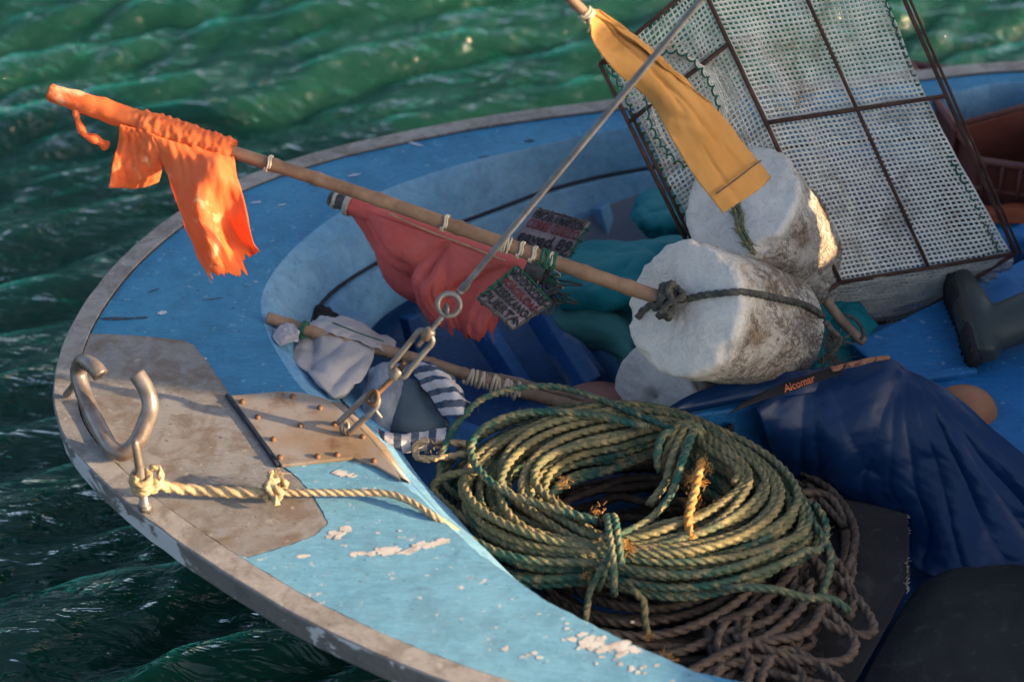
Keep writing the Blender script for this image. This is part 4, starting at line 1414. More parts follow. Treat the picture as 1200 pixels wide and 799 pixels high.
patch('main_fold', [[(640, 292, -.09), (690, 282, -.06), (740, 277, -.02), (790, 274, 0), (850, 280, -.02)],
                    [(644, 306, -.06), (690, 300, -.02), (745, 292, .02), (790, 288, .03), (850, 300, .0)],
                    [(646, 330, -.06), (690, 330, -.01), (740, 326, .02), (790, 326, .02), (850, 340, -.02)],
                    [(654, 358, -.09), (694, 360, -.05), (735, 356, -.03), (790, 360, -.03), (850, 370, -.06)],
                    [(664, 372, -.14), (700, 376, -.12), (735, 372, -.10), (790, 380, -.1), (850, 390, -.12)]], 60, 90, M['teal'], tl, heap(4, .016, 2.2), .003)
patch('upper_lump', [[(736, 248, -.10), (748, 228, -.06), (775, 219, -.04), (805, 222, -.05), (835, 240, -.08)],
                     [(738, 256, -.06), (755, 244, -.01), (780, 238, .01), (808, 240, 0), (840, 250, -.03)],
                     [(748, 268, -.06), (764, 264, -.01), (784, 262, .01), (810, 262, 0), (840, 266, -.03)],
                     [(760, 278, -.10), (772, 282, -.06), (790, 284, -.04), (812, 284, -.06), (840, 284, -.08)]], 40, 50, M['teal'], tl, heap(7, .010, 1.8), .003)
patch('standing_fold', [[(742, 352, -.04), (760, 346, .0), (790, 350, 0), (820, 360, -.03)],
                        [(736, 382, -.08), (756, 380, -.03), (790, 390, -.03), (820, 400, -.06)],
                        [(736, 412, -.13), (756, 414, -.08), (790, 420, -.08), (830, 430, -.1)],
                        [(738, 438, -.19), (760, 440, -.14), (795, 450, -.14), (840, 450, -.16)]], 40, 40, M['teal_pale'], tl, heap(9, .009, 2), .003)
patch('far_fold', [[(930, 330, -.06), (970, 325, -.06), (1000, 345, -.07), (1030, 380, -.1)],
                   [(930, 360, -.08), (965, 352, -.05), (992, 370, -.07), (1018, 396, -.1)],
                   [(930, 400, -.12), (960, 390, -.09), (985, 400, -.11), (1004, 416, -.13)],
                   [(930, 440, -.16), (960, 436, -.14), (985, 434, -.15), (1000, 440, -.16)]], 40, 40, M['teal'], tl, heap(11, .012, 2), .003)

# driftwood stick and frayed rope right of the floats
stk = thing('wooden_stick', 'short pale wooden stick leaning between the floats and the blue bench', 'stick', P(1000, 395, -.08))
mb = MB()
tube(mb, cat(PP([(968, 352, .0), (985, 374, -.03), (1004, 394, -.05), (1012, 400, -.06)]), 20), .011, 12)
mb.build('stem', M['cane_dark'], stk)
mb = MB()
tube(mb, cat(PP([(990, 368, -.01), (1004, 376, -.02), (1012, 390, -.04), (1008, 398, -.05)]), 20), .004, 8)
mb.build('bark_strip', M['cord_dark'], stk)
fr_ = thing('frayed_line', 'frayed brown line knotted behind the middle float', 'rope', P(975, 415, -.1))
mb = MB()
rope(mb, PP([(968, 378, .12), (976, 392, .08), (972, 408, .03), (980, 424, -.02), (1000, 432, -.05), (1030, 424, -.07)]), .0075)
rope(mb, PP([(972, 384, .12), (984, 398, .06), (975, 412, .02), (960, 424, -.01)]), .006)
hairs(mb, P(974, 400, .07), 60, .03, .010)
hairs(mb, P(972, 420, .0), 60, .03, .012)
mb.build('line', M['rope_slate'], fr_)

# ------------------------------------------------------------------ navy oilskin over the board
NL = [(.43, 0, .22, 1, 1), (.43, 0, .36, 1, .8), (.43, 0, .50, .95, 1.1), (.44, 0, .66, .9, .9), (.45, 0, .82, .8, 1.1), (.50, .05, 1.0, .5, .9), (.62, .2, 1.0, .72, .7), (.15, 0, .03, .9, 1.1), (.17, 0, .13, .95, .9), (.2, .02, .30, .6, .7)]
def nfold(u, v, p):
    return crease(u + .02 * nz(v * 5, u * 3, 1), v, NL, .017, .11) * min(1, .4 + v * 2) + .013 * nz(u * 2.4, v * 2.0, 8) + .0016 * (1 - 3.5 * abs(nz(u * 8 + v * 4, v * 5, 12))) + .001 * nz(u * 22, v * 22, 3)
no = thing('navy_oilskin', 'glossy navy blue oilskin draped over the blue board', 'oilskin', P(1040, 560, -.30))
patch('cloth', [[(884, 470, -.050), (920, 452, -.035), (970, 438, -.02), (1040, 421, .0), (1080, 440, -.02), (1125, 470, -.04), (1170, 508, -.06), (1260, 580, -.10)],
                [(890, 488, -.066), (925, 472, -.055), (975, 462, -.04), (1040, 450, -.02), (1080, 464, -.03), (1122, 492, -.05), (1165, 526, -.08), (1250, 600, -.13)],
                [(902, 524, -.15), (935, 518, -.12), (985, 512, -.10), (1040, 505, -.08), (1085, 515, -.09), (1125, 540, -.11), (1165, 565, -.13), (1245, 620, -.17)],
                [(918, 555, -.23), (948, 556, -.20), (1000, 558, -.18), (1045, 560, -.17), (1090, 568, -.17), (1130, 590, -.18), (1165, 610, -.19), (1240, 645, -.22)],
                [(940, 582, -.29), (970, 588, -.28), (1020, 598, -.27), (1060, 612, -.265), (1098, 640, -.26), (1135, 655, -.25), (1168, 660, -.25), (1235, 680, -.26)],
                [(950, 600, -.31), (985, 606, -.31), (1030, 616, -.31), (1064, 660, -.31), (1100, 678, -.30), (1135, 684, -.29), (1168, 680, -.29), (1235, 700, -.29)]],
      120, 150, M['navy'], no, nfold, .003)
patch('flat_corner', [[(767, 490, -.055), (800, 468, -.045), (840, 452, -.035), (890, 440, -.02), (940, 434, -.0), (985, 428, -.02)],
                      [(770, 493, -.058), (804, 476, -.050), (845, 466, -.044), (892, 455, -.034), (940, 448, -.02), (985, 440, -.04)],
                      [(772, 492, -.070), (806, 482, -.066), (846, 474, -.062), (892, 466, -.054), (940, 462, -.04), (985, 452, -.05)]],
      30, 70, M['navy'], no, lambda u, v, p: .003 * nz(u * 6, v * 3, 1), .003)
# strap
sp_ = thing('strap', 'black and faded orange strap with orange lettering lying on the navy oilskin', 'strap', P(950, 446, .0))
up_ = .022
def strap_rows(t, zt):
    return [[(x, y, z) for x, y, z in r] for r in t]
patch('black_band', [[(872, 471, -.018), (900, 457, -.006), (930, 445, .006), (958, 436, .016), (980, 431, .018)],
                     [(862, 478, -.022), (896, 464, -.012), (931, 451, .002), (962, 440, .012), (984, 435, .016)],
                     [(852, 485, -.030), (892, 470, -.018), (932, 457, -.004), (966, 445, .008), (988, 438, .014)]], 12, 50, M['strap_black'], sp_, lambda u, v, p: .002 * nz(u * 5, v), .002)
patch('orange_band', [[(972, 430, .020), (1000, 424, .026), (1022, 419, .028), (1042, 417, .026)],
                      [(974, 436, .018), (1002, 430, .024), (1024, 424, .026), (1043, 421, .024)]], 8, 40, M['strap_orange'], sp_, lambda u, v, p: .001 * nz(u * 5, v), .002)
def text_on(parent, txt, a, b, h, mt, zoff, flip=False):
    """letters along a->b, glyph height towards h (world vectors)"""
    cu = bpy.data.curves.new('lettering', 'FONT'); cu.body = txt; cu.offset = .02
    to = bpy.data.objects.new('lettering', cu); COL.objects.link(to)
    dg = bpy.context.evaluated_depsgraph_get()
    me = bpy.data.meshes.new_from_object(to.evaluated_get(dg))
    bpy.data.objects.remove(to)
    co = np.array([v_.co[:] for v_ in me.vertices])
    x = (co[:, 0] - co[:, 0].min()) / np.ptp(co[:, 0]); y = (co[:, 1] - co[:, 1].min()) / np.ptp(co[:, 1])
    wv = np.array(a) + x[:, None] * (np.array(b) - np.array(a)) + y[:, None] * np.array(h) + np.array(zoff)
    me.vertices.foreach_set('co', (wv - np.array(woff(parent))).ravel()); me.update()
    lo = bpy.data.objects.new('lettering', me); COL.objects.link(lo)
    me.materials.clear(); me.materials.append(mt); lo.parent = parent
    sm = lo.modifiers.new('solid', 'SOLIDIFY'); sm.thickness = .001; sm.offset = 0
    return lo
ta, tb = P(919, 460, .006), P(955, 447, .014)
text_on(sp_, 'Alcomar', ta, tb, P(916.5, 451, .009) - P(919, 460, .006), M['letter_orange'], -FWD * .010)

# ------------------------------------------------------------------ rubber mats
def mfold(u, v, p):
    return .004 * nz(u * 3, v * 3, 2) + .0012 * nz(u * 20, v * 20, 4)
m1 = thing('rubber_mat', 'charcoal carpet mat with frayed edge under the navy oilskin', 'mat', P(1000, 680, -.34), group='dark mats in the well')
patch('sheet', [[(900, 560, -.26), (960, 582, -.262), (1010, 592, -.262), (1062, 606, -.262)],
                [(880, 640, -.27), (950, 645, -.27), (1010, 650, -.27), (1065, 655, -.27)],
                [(850, 720, -.285), (930, 720, -.285), (990, 720, -.285), (1058, 700, -.285)],
                [(820, 830, -.30), (900, 830, -.30), (950, 830, -.30), (985, 830, -.30)]], 70, 60, M['mat'], m1, mfold, .010)
mb = MB(); rs = random.Random(4)
for k in range(110):
    t = rs.random()
    if t < .3:
        u = .75 + .25 * t / .3; q = P(960 + 102 * u, 582 + 24 * u, -.260)
    else:
        u = (t - .3) / .7; q = P(1062 + 3 * u - (5 * max(0, u - .5)), 606 + 90 * u, -.262)
    d = np.array([rs.gauss(.3, .5), rs.gauss(.1, .5), rs.uniform(.1, .9)]); d /= np.linalg.norm(d)
    tube(mb, np.array([q, q + d * rs.uniform(.003, .009)]), .0007, 4, cap=False)
mb.build('frayed_edge', M['cord_pale'], m1)
m2 = thing('rubber_mat', 'smooth black rubber mat curving in the bottom right corner', 'mat', P(1120, 740, -.33), group='dark mats in the well')
patch('sheet', [[(1082, 690, -.32), (1120, 672, -.29), (1160, 664, -.275), (1210, 660, -.27), (1290, 655, -.27)],
                [(1060, 722, -.30), (1100, 700, -.26), (1150, 690, -.245), (1210, 686, -.24), (1290, 680, -.24)],
                [(1030, 770, -.30), (1080, 752, -.26), (1140, 742, -.24), (1210, 738, -.235), (1290, 730, -.23)],
                [(990, 850, -.31), (1060, 840, -.27), (1130, 830, -.25), (1210, 830, -.24), (1290, 830, -.24)]], 50, 60, M['mat'], m2, mfold, .012)

# ------------------------------------------------------------------ green rope coil on brown rope
gc = thing('green_rope_coil', 'large coil of green three-strand rope tied with knots in the well', 'rope coil', P(735, 600, -.22))
CC = P(737, 600, -.12)
RR = .0092
def tiec(th, c0, w):
    d = (th - c0 + np.pi) % (2 * np.pi) - np.pi
    return np.exp(-(d / w) ** 2)
def coil_path(slots, turns_n, seed, rin, rout, zlo, zhi):
    r = np.random.default_rng(seed)
    per = 40
    n = turns_n * per
    th = np.linspace(0, turns_n * 2 * np.pi, n)
    u = np.interp(th / (2 * np.pi), np.arange(turns_n + 1), np.r_[slots[0], slots[1]] if False else [s_[0] for s_ in slots])
    v = np.interp(th / (2 * np.pi), np.arange(turns_n + 1), [s_[1] for s_ in slots])
    w1 = np.array([nz(x * .55, seed) for x in th]); w2 = np.array([nz(x * .5, seed + 9) for x in th])
    u = u + .24 * w1; v = v + .30 * w2
    t66 = tiec(th, R(64), .38); t260 = tiec(th, R(258), .36); t10 = tiec(th, R(15), .5) * .45
    comp = 1 - .62 * t66 - .55 * t260 - t10
    uc = .60 - .12 * t260 + .1 * t66
    u = uc + (u - uc) * comp
    v = .5 + (v - .5) * (1 - .25 * (t66 + t260))
    wid = rout - rin
    ri = rin + .0 * np.cos(th)
    rad = ri + wid * u * (1 - .24 * tiec(th, R(40), .55))
    x = CC[0] + rad * np.cos(th) * 1.03
    y = CC[1] + rad * np.sin(th) * np.where(np.sin(th) > 0, .80, .68)
    z = CC[2] + zlo + (zhi - zlo) * v - .03 * np.maximum(0, u - .75) / .25 * (1 - t260) * (np.sin(th) > -.5)
    return np.stack([x, y, z], 1)
def slotseq(k, seed, us, vs):
    r = np.random.default_rng(seed)
    s_ = [(a, b) for b in vs for a in us]
    r.shuffle(s_)
    out = []
    i = 0
    while len(out) < k + 1:
        out.append(s_[i % len(s_)]); i += 1
    return out
mb = MB()
us = np.linspace(.01, .99, 12)
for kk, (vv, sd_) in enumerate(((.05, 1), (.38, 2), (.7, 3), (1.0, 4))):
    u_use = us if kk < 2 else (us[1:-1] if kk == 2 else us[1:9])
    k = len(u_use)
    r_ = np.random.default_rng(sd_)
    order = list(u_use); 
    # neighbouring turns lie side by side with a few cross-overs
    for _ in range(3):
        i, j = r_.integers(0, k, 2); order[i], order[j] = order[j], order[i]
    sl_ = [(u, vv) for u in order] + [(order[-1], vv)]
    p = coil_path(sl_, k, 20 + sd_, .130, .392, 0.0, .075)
    rope(mb, p, RR, ph=sd_, hue=(.12, .30, .50, .72)[kk], fuzz=70)  # upper layers tinted more tan, sunlit gold put into the rope colour
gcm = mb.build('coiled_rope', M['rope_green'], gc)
mb = MB()
# strands standing away from the bundle
zt = CC[2] + .075
out_l = [[(540, 585, zt - .05), (517, 560, zt - .03), (523, 518, zt - .01), (556, 474, zt + .02), (600, 456, zt + .02), (650, 453, zt + .02), (700, 466, zt + .02), (748, 486, zt + .02), (790, 503, zt + .02)],
         [(600, 640, zt - .03), (548, 610, zt - .03), (512, 580, zt - .03), (510, 566, zt - .02), (528, 556, zt), (560, 552, zt + .01)],
         [(700, 610, zt + .015), (650, 596, zt + .02), (600, 580, zt + .02), (566, 556, zt + .02), (552, 528, zt + .02), (566, 502, zt + .02), (612, 484, zt + .02), (680, 484, zt + .02), (760, 500, zt + .02)],
         [(830, 518, zt - .01), (856, 520, zt - .02), (884, 540, zt - .04), (905, 562, zt - .06), (925, 575, zt - .08), (934, 582, zt - .08)],
         [(880, 560, zt - .02), (915, 585, zt - .04), (945, 604, zt - .05), (966, 632, zt - .06), (974, 655, zt - .07), (966, 690, zt - .08), (960, 700, zt - .09)],
         [(820, 690, zt - .07), (860, 688, zt - .04), (905, 690, zt - .04), (945, 700, zt - .06), (975, 702, zt - .08), (996, 716, zt - .10)]]
for i, q in enumerate(out_l):
    rope(mb, PP(q), RR * (.95 if i else .85), ph=i, fuzz=90)
mb.build('loose_turns', M['rope_green'], gc)
mb = MB()
c1 = P(797, 512, zt + .012)
k1 = P(775, 500, zt); k2 = P(812, 512, zt)
# top knot: several turns round the bundle
def lash(mb, cpx, zc, ax, rw, rh, turns, rr, seed, wid=.012):
    c = P(*cpx, zc)
    ax = np.array(ax, float); ax /= np.linalg.norm(ax)      # bundle direction (horizontal)
    sd2 = np.array([-ax[1], ax[0], 0])
    n = int(turns * 26)
    th = np.linspace(0, turns * 2 * np.pi, n)
    p = c + sd2 * (np.cos(th) * rw)[:, None] + np.array([0, 0, 1.0]) * (np.sin(th) * rh)[:, None] + ax * (np.linspace(-wid, wid, n) + .006 * np.array([nz(x * .8, seed) for x in th]))[:, None]
    rope(mb, p, rr)
lash(mb, (800, 530), CC[2] + .045, (-.9, .4, 0), .062, .052, 2.3, RR, 1, .018)
lash(mb, (806, 506), CC[2] + .080, (.3, .9, 0), .026, .018, 1.6, RR, 3, .008)
rope(mb, PP([(790, 504, zt + .02), (776, 512, zt + .03), (770, 536, zt + .01), (773, 552, zt - .02)]), RR)
rope(mb, PP([(812, 508, zt + .02), (800, 540, zt + .02), (790, 570, zt), (778, 592, zt - .02), (756, 612, zt - .01), (720, 630, zt)]), RR)
rope(mb, PP([(796, 512, zt + .02), (786, 540, zt + .012), (780, 565, zt - .01), (760, 592, zt - .03)]), RR)
mb.build('upper_knot', M['rope_green'], gc)
mb = MB()
lash(mb, (718, 650), CC[2] + .045, (1, .05, 0), .085, .060, 1.4, RR * .9, 5, .010)
rope(mb, PP([(722, 615, zt + .012), (718, 640, zt + .015), (708, 668, zt - .02), (700, 690, zt - .07)]), RR * .9)
rope(mb, PP([(708, 662, zt), (692, 690, zt - .05), (688, 712, zt - .08), (686, 728, zt - .1)]), RR * .8)
rope(mb, PP([(740, 690, zt - .03), (754, 705, zt - .06), (756, 728, zt - .09), (760, 745, zt - .11)]), RR * .9)
mb.build('lower_knot', M['rope_green'], gc)
mb = MB()
rs = random.Random(12)
for (x, y, zz, n, L, r, d) in ((815, 562, .0, 260, .035, .012, (0, -.3, .3)), (812, 588, -.01, 240, .03, .010, (0, -.4, .2)), (808, 612, -.01, 220, .03, .008, (0, -.4, .2)), (822, 548, .005, 200, .03, .012, (0, 0, .2)),
                           (735, 640, .006, 160, .03, .010, (.3, -.3, .2)), (648, 590, .0, 120, .025, .010, (.2, 0, .3)), (660, 566, .0, 90, .02, .012, (.2, .1, .3)), (780, 772, -.10, 160, .04, .012, (.2, -.2, .1)), (762, 745, -.09, 60, .03, .006, (0, 0, 0)),
                           (700, 600, .0, 70, .02, .01, (.2, .1, .3)), (690, 672, -.03, 60, .02, .01, (.2, .1, .3))):
    hairs(mb, P(x, y, zt + zz), n // 2, L * .5, r * .7, d, .8, .0006, rs)
rope(mb, PP([(822, 540, zt + .015), (818, 560, zt + .02), (812, 585, zt + .012), (806, 612, zt + .008), (812, 632, zt)]), .0098)
mb.build('frayed_fibre', M['rope_orange'], gc)

br = thing('brown_rope_pile', 'tangled pile of brown rope under the green coil', 'rope pile', P(820, 700, -.34))
mb = MB()
rs = random.Random(21)
CB = P(755, 640, -.25)
for k in range(16):
    n = 14
    r0 = rs.uniform(.14, .36)
    a0 = rs.uniform(0, 6.28)
    pts = []
    for i in range(n):
        a = a0 + i / n * 2 * math.pi
        rad = r0 + .035 * nz(math.cos(a) * 1.5 + k, math.sin(a) * 1.5)
        pts.append([CB[0] + .02 + rad * 1.12 * math.cos(a), CB[1] + rad * .92 * math.sin(a), CB[2] - .07 + .008 * k + .02 * nz(k, a * 1.1)])
    rope(mb, np.array(pts), .0105, closed=True, lo=True)
mb.build('lower_turns', M['rope_brown'], br)
mb = MB()
zb = -.20
tang = [[(700, 740, zb), (760, 745, zb), (820, 730, zb + .02), (870, 700, zb + .03), (905, 660, zb + .02), (915, 620, zb + .02), (895, 590, zb + .02), (880, 570, zb)],
        [(720, 770, zb), (790, 765, zb), (850, 742, zb + .01), (905, 725, zb + .02), (930, 690, zb + .02), (925, 650, zb + .02), (905, 615, zb + .02)],
        [(880, 600, zb + .03), (915, 625, zb + .03), (945, 650, zb + .02), (985, 680, zb + .01), (1015, 715, zb), (1024, 738, zb), (1008, 744, zb), (975, 734, zb + .01), (955, 718, zb + .02)],
        [(935, 690, zb + .03), (960, 705, zb + .02), (985, 730, zb + .01), (1002, 752, zb), (992, 772, zb), (960, 776, zb), (920, 768, zb + .01), (885, 755, zb + .02), (860, 745, zb + .02)],
        [(905, 590, zb + .04), (930, 610, zb + .04), (945, 635, zb + .04), (935, 660, zb + .04), (910, 690, zb + .03), (880, 715, zb + .03), (840, 730, zb + .02)],
        [(955, 630, zb + .02), (985, 665, zb + .01), (1000, 700, zb), (995, 725, zb)],
        [(810, 800, zb), (850, 780, zb + .01), (890, 772, zb + .01), (930, 780, zb), (945, 800, zb)],
        [(830, 810, zb + .01), (860, 760, zb + .01), (905, 750, zb + .02), (945, 740, zb + .02), (965, 705, zb + .02), (960, 665, zb + .02), (935, 640, zb + .03)],
        [(760, 800, zb), (800, 790, zb + .01), (850, 765, zb + .02), (900, 745, zb + .02), (940, 710, zb + .03), (950, 680, zb + .03)],
        [(870, 810, zb), (880, 780, zb + .01), (870, 755, zb + .02), (878, 720, zb + .02), (890, 690, zb + .03)],
        [(890, 800, zb), (905, 770, zb + .01), (930, 762, zb), (975, 790, zb), (990, 810, zb)],
        [(640, 700, zb - .02), (700, 725, zb - .01), (760, 728, zb), (830, 712, zb + .01), (880, 680, zb + .02)],
        [(650, 680, zb - .02), (710, 706, zb - .01), (780, 712, zb), (850, 690, zb + .01), (900, 650, zb + .02)]]
for i, q in enumerate(tang):
    rope(mb, PP(q), .0105, ph=i, fuzz=80)
for k in range(26):
    c0 = P(rs.uniform(850, 950), rs.uniform(600, 780), zb + rs.uniform(-.03, .0))
    pts = [c0 + np.array([rs.gauss(0, .045), rs.gauss(0, .06), rs.gauss(0, .012)]) for _ in range(6)]
    rope(mb, np.array(pts), .0095, lo=True)
mb.build('tangled_bights', M['rope_brown'], br)
# small frayed loop beside the towel
lp = thing('rope_loop', 'small frayed tan rope eye beside the striped towel', 'rope', P(512, 524, -.10))
mb = MB()
rope(mb, PP([(545, 520, -.07), (520, 518, -.06), (496, 517, -.055), (487, 524, -.055), (491, 536, -.055), (512, 537, -.055), (545, 532, -.07)]), .0085)
hairs(mb, P(500, 526, -.055), 30, .012, .012)
mb.build('eye', M['rope_tan'], lp)

# ------------------------------------------------------------------ bag, canes, towel, sheets at the bow end of the well
bp = thing('white_bag', 'crumpled dirty white plastic bag tied to a cane with green cord', 'bag', P(390, 440, -.12))
def bfold(u, v, p):
    return crease(u, v, [(.1, 0, .35, .6, 1), (.6, .1, .35, .6, .8), (.35, .6, .2, 1, .7), (.9, .2, .6, .9, 1), (.35, .6, .75, .7, .8), (.0, .4, .4, .3, .6)], .010, .16) + .004 * nz(u * 3, v * 3, 3) + .0008 * nz(u * 14, v * 14, 3)
patch('front', [[(356, 384, -.02), (380, 380, -.015), (405, 388, -.02), (428, 398, -.03), (440, 404, -.04)],
                [(348, 402, -.03), (375, 405, -.015), (402, 410, -.02), (424, 418, -.03), (436, 424, -.04)],
                [(340, 420, -.02), (366, 434, -.0), (394, 440, -.005), (416, 440, -.02), (424, 446, -.03)],
                [(350, 430, -.03), (370, 450, -.01), (388, 464, -.005), (406, 458, -.02), (416, 450, -.03)],
                [(354, 434, -.05), (374, 456, -.03), (388, 469, -.025), (404, 464, -.04), (414, 454, -.05)]], 50, 50, M['bag'], bp, bfold, .0012)
patch('top', [[(366, 376, -.03), (388, 370, -.03), (412, 374, -.04), (440, 388, -.06), (462, 402, -.08)],
              [(362, 382, -.01), (388, 380, -.01), (414, 386, -.02), (440, 398, -.035), (465, 410, -.06)],
              [(360, 392, -.02), (388, 392, -.01), (414, 398, -.02), (438, 408, -.03), (466, 416, -.06)]], 30, 50, M['bag'], bp, lambda u, v, p: .008 * nz(u * 6, v * 3, 4) + .004 * nz(u * 14, v * 8), .0012)
patch('corner', [[(322, 386, .0), (338, 378, .005), (352, 386, .0)], [(320, 396, -.002), (334, 392, .006), (350, 394, .004)], [(328, 406, -.005), (338, 402, -.0), (350, 400, -.0)]], 20, 20, M['bag'], bp, lambda u, v, p: .004 * nz(u * 6, v * 6), .0012)
rcl = patch('rag', [[(334, 396, -.05), (350, 396, -.045), (362, 400, -.05)], [(336, 412, -.07), (348, 412, -.06), (360, 414, -.06)], [(344, 424, -.1), (352, 428, -.1), (362, 428, -.1)]], 14, 14, M['red_cloth'], None, lambda u, v, p: .003 * nz(u * 6, v * 6), .0012)
tag(rcl, 'dark red rag tucked under the white plastic bag', 'rag')
cn = thing('cane_pole', 'old brown cane lying across the white bag', 'cane', P(450, 420, -.05))
mb = MB()
cpp = cane(mb, P(313, 372, .005), P(680, 478, -.14), .0125, .0135, 9, .0, 7)
mb.build('stem', M['cane_dark'], cn)
mb = MB()
wraps(mb, P(352, 385, -.004), P(358, 387, -.006), .014, 4, .003, .6, 3)
tube(mb, cat(PP([(390, 378, .0), (420, 390, -.01), (450, 400, -.03)]), 20), .0016, 6)
mb.build('green_tie', M['cord_green'], cn)
mb = MB()
wraps(mb, P(545, 440, -.09), P(610, 459, -.115), .0135, 14, .0035, 1.4, 8)
mb.build('string_binding', M['cord_pale'], cn)
# old dark line lying beside it
cn2 = thing('cane_pole', 'thin pale cane bound with string behind the green coil', 'cane', P(580, 440, -.14))
mb = MB()
cane(mb, P(505, 425, -.11), P(700, 470, -.17), .008, .008, 6, 0, 9)
mb.build('stem', M['cane_dark'], cn2)
dk = thing('black_cloth', 'black rag in the corner of the well beside the white bag', 'rag', P(385, 370, -.1))
patch('cloth', [[(366, 362, -.09), (378, 358, -.08), (392, 366, -.09)], [(364, 374, -.09), (382, 372, -.08), (404, 378, -.09)], [(362, 384, -.10), (382, 386, -.10), (410, 386, -.12)]], 16, 16, M['strap_black'], dk, lambda u, v, p: .006 * nz(u * 6, v * 6), .002)

tw = thing('striped_towel', 'blue and white striped towel crumpled beside the turnbuckle', 'towel', P(500, 470, -.14))
patch('upper_fold', [[(476, 424, -.03), (492, 446, -.03), (508, 468, -.04), (520, 488, -.05)][::-1],
                     [(492, 424, -.01), (508, 444, -.01), (522, 464, -.02), (532, 490, -.035)][::-1],
                     [(510, 428, -.01), (522, 446, -.005), (534, 466, -.015), (542, 488, -.03)][::-1],
                     [(520, 434, -.04), (534, 450, -.04), (544, 468, -.05), (550, 486, -.06)][::-1]][0:0] or
      [[(476, 424, -.03), (494, 422, -.01), (510, 428, -.01), (522, 436, -.04)],
       [(490, 444, -.03), (506, 440, -.005), (524, 444, -.0), (536, 452, -.04)],
       [(506, 466, -.04), (520, 460, -.015), (536, 464, -.01), (546, 470, -.05)],
       [(520, 488, -.05), (532, 488, -.03), (543, 488, -.03), (552, 488, -.06)]], 50, 40, M['stripes'], tw, lambda u, v, p: .006 * math.sin(v * 22) * .5 + .005 * nz(u * 5, v * 7), .003)
patch('lower_fold', [[(430, 498, -.06), (428, 512, -.06), (432, 526, -.08)],
                     [(455, 506, -.05), (455, 518, -.05), (456, 530, -.07)],
                     [(480, 507, -.05), (482, 518, -.05), (484, 530, -.07)],
                     [(525, 500, -.05), (524, 512, -.05), (520, 524, -.07)]], 50, 24, M['stripes'], tw, lambda u, v, p: .004 * nz(u * 4, v * 9), .003)
gs = thing('grey_cloth', 'grey blue cloth folded beside the striped towel', 'cloth', P(455, 460, -.12))
patch('pale_side', [[(432, 432, -.035), (446, 426, -.03), (462, 426, -.03), (480, 428, -.04)],
                    [(426, 460, -.05), (442, 456, -.03), (460, 456, -.03), (478, 452, -.04)],
                    [(424, 490, -.07), (442, 486, -.05), (458, 484, -.05), (476, 480, -.06)],
                    [(430, 516, -.10), (444, 512, -.08), (458, 508, -.08), (476, 504, -.08)]], 40, 30, M['grey_cloth'], gs, lambda u, v, p: .010 * nz(u * 3, v * 3, 3) + .003 * nz(u * 12, v * 12), .002)
patch('dark_side', [[(462, 448, -.045), (476, 444, -.035), (490, 448, -.04), (500, 456, -.05)],
                    [(458, 470, -.055), (476, 466, -.04), (496, 470, -.045), (510, 476, -.05)],
                    [(456, 492, -.065), (478, 492, -.05), (500, 492, -.05), (524, 492, -.06)],
                    [(456, 506, -.08), (480, 508, -.06), (502, 508, -.06), (526, 504, -.07)]], 40, 30, M['slate_cloth'], gs, lambda u, v, p: .006 * nz(u * 3, v * 3, 8), .002)

# ------------------------------------------------------------------ trap of plastic netting on a rod frame
tr = thing('fish_trap', 'large fish trap of white plastic netting on a rusty rod frame', 'fish trap', P(1090, 320, -.06))
zB = 0.0
B1 = P(985, 331, zB); B2 = P(1190, 297, zB)
T1 = P(820, -22, .62); T2 = T1 + (B2 - B1)
Wd = P(735, 130, .30) - P(840, 42, .50)
up = T1 - B1
mb = MB()
rr = .0048
def rod(a, b, r=rr):
    tube(mb, np.array([a, (np.array(a) + b) / 2, b]), r, 10)
rod(B1, T1); rod(B2, T2); rod(B1, B2); rod(T1, T2)
rod((B1 + B2) / 2, (T1 + T2) / 2, rr * .85)
k = .54
rod(B1 + up * k, B2 + up * k)
B3, T3, B4 = B1 + Wd * .95, T1 + Wd * .95 - up * .02, B2 + Wd * .95
T3 = P(703, 75, T1[2] - .19)
B3 = T3 + (B1 - T1) * .97
rod(B3, T3); rod(T1, T3)
rod(B1 + up * .80, B3 + (T3 - B3) * .80)
rod(B3, B1); rod(B3, B3 + (B2 - B1)); rod(B2, B3 + (B2 - B1))
rod(B2 + up * .0 + np.array([.012, .0, 0]), T2 + np.array([.012, 0, 0]), rr * .7)
rod(B3 + np.array([.012, 0, 0]), T3 + np.array([.014, 0, 0]) - (T3 - B3) * .16, rr * .8)
rod(T3, P(740, 68, T1[2] - .19), rr * .8)
mb.build('frame', M['rod_rust'], tr)
def net(name, c00, c10, c11, c01, nu, nv, mat, bulge=None, r=.00125, edge=None, wob=.0025, seed=1):
    c00, c10, c11, c01 = map(np.array, (c00, c10, c11, c01))
    nrm = np.cross(c10 - c00, c01 - c00); nrm /= np.linalg.norm(nrm)
    if nrm.dot(FWD) > 0: nrm = -nrm
    def pt(u, v):
        uu = u
        if edge: uu = edge(u, v)
        p = (c00 * (1 - uu) + c10 * uu) * (1 - v) + (c01 * (1 - uu) + c11 * uu) * v
        if bulge: p = p + nrm * bulge(u, v)
        return p + nrm * wob * nz(u * 7, v * 9, seed) * 2 + (c10 - c00) / np.linalg.norm(c10 - c00) * wob * 1.6 * nz(u * 5, v * 6, seed + 3)
    mb = MB()
    K = 60
    for i in range(nu + 1):
        u = i / nu
        pts = np.array([pt(u, t) for t in np.linspace(0, 1, K)])
        tube(mb, pts, r, 4, cap=False)
    K = 40
    for j in range(nv + 1):
        v = j / nv
        pts = np.array([pt(t, v) for t in np.linspace(0, 1, K)])
        tube(mb, pts, r * 1.15, 4, cap=False)
    return mb.build(name, mat, tr)
eps = .012
inn = (Wd / np.linalg.norm(Wd)) * .012
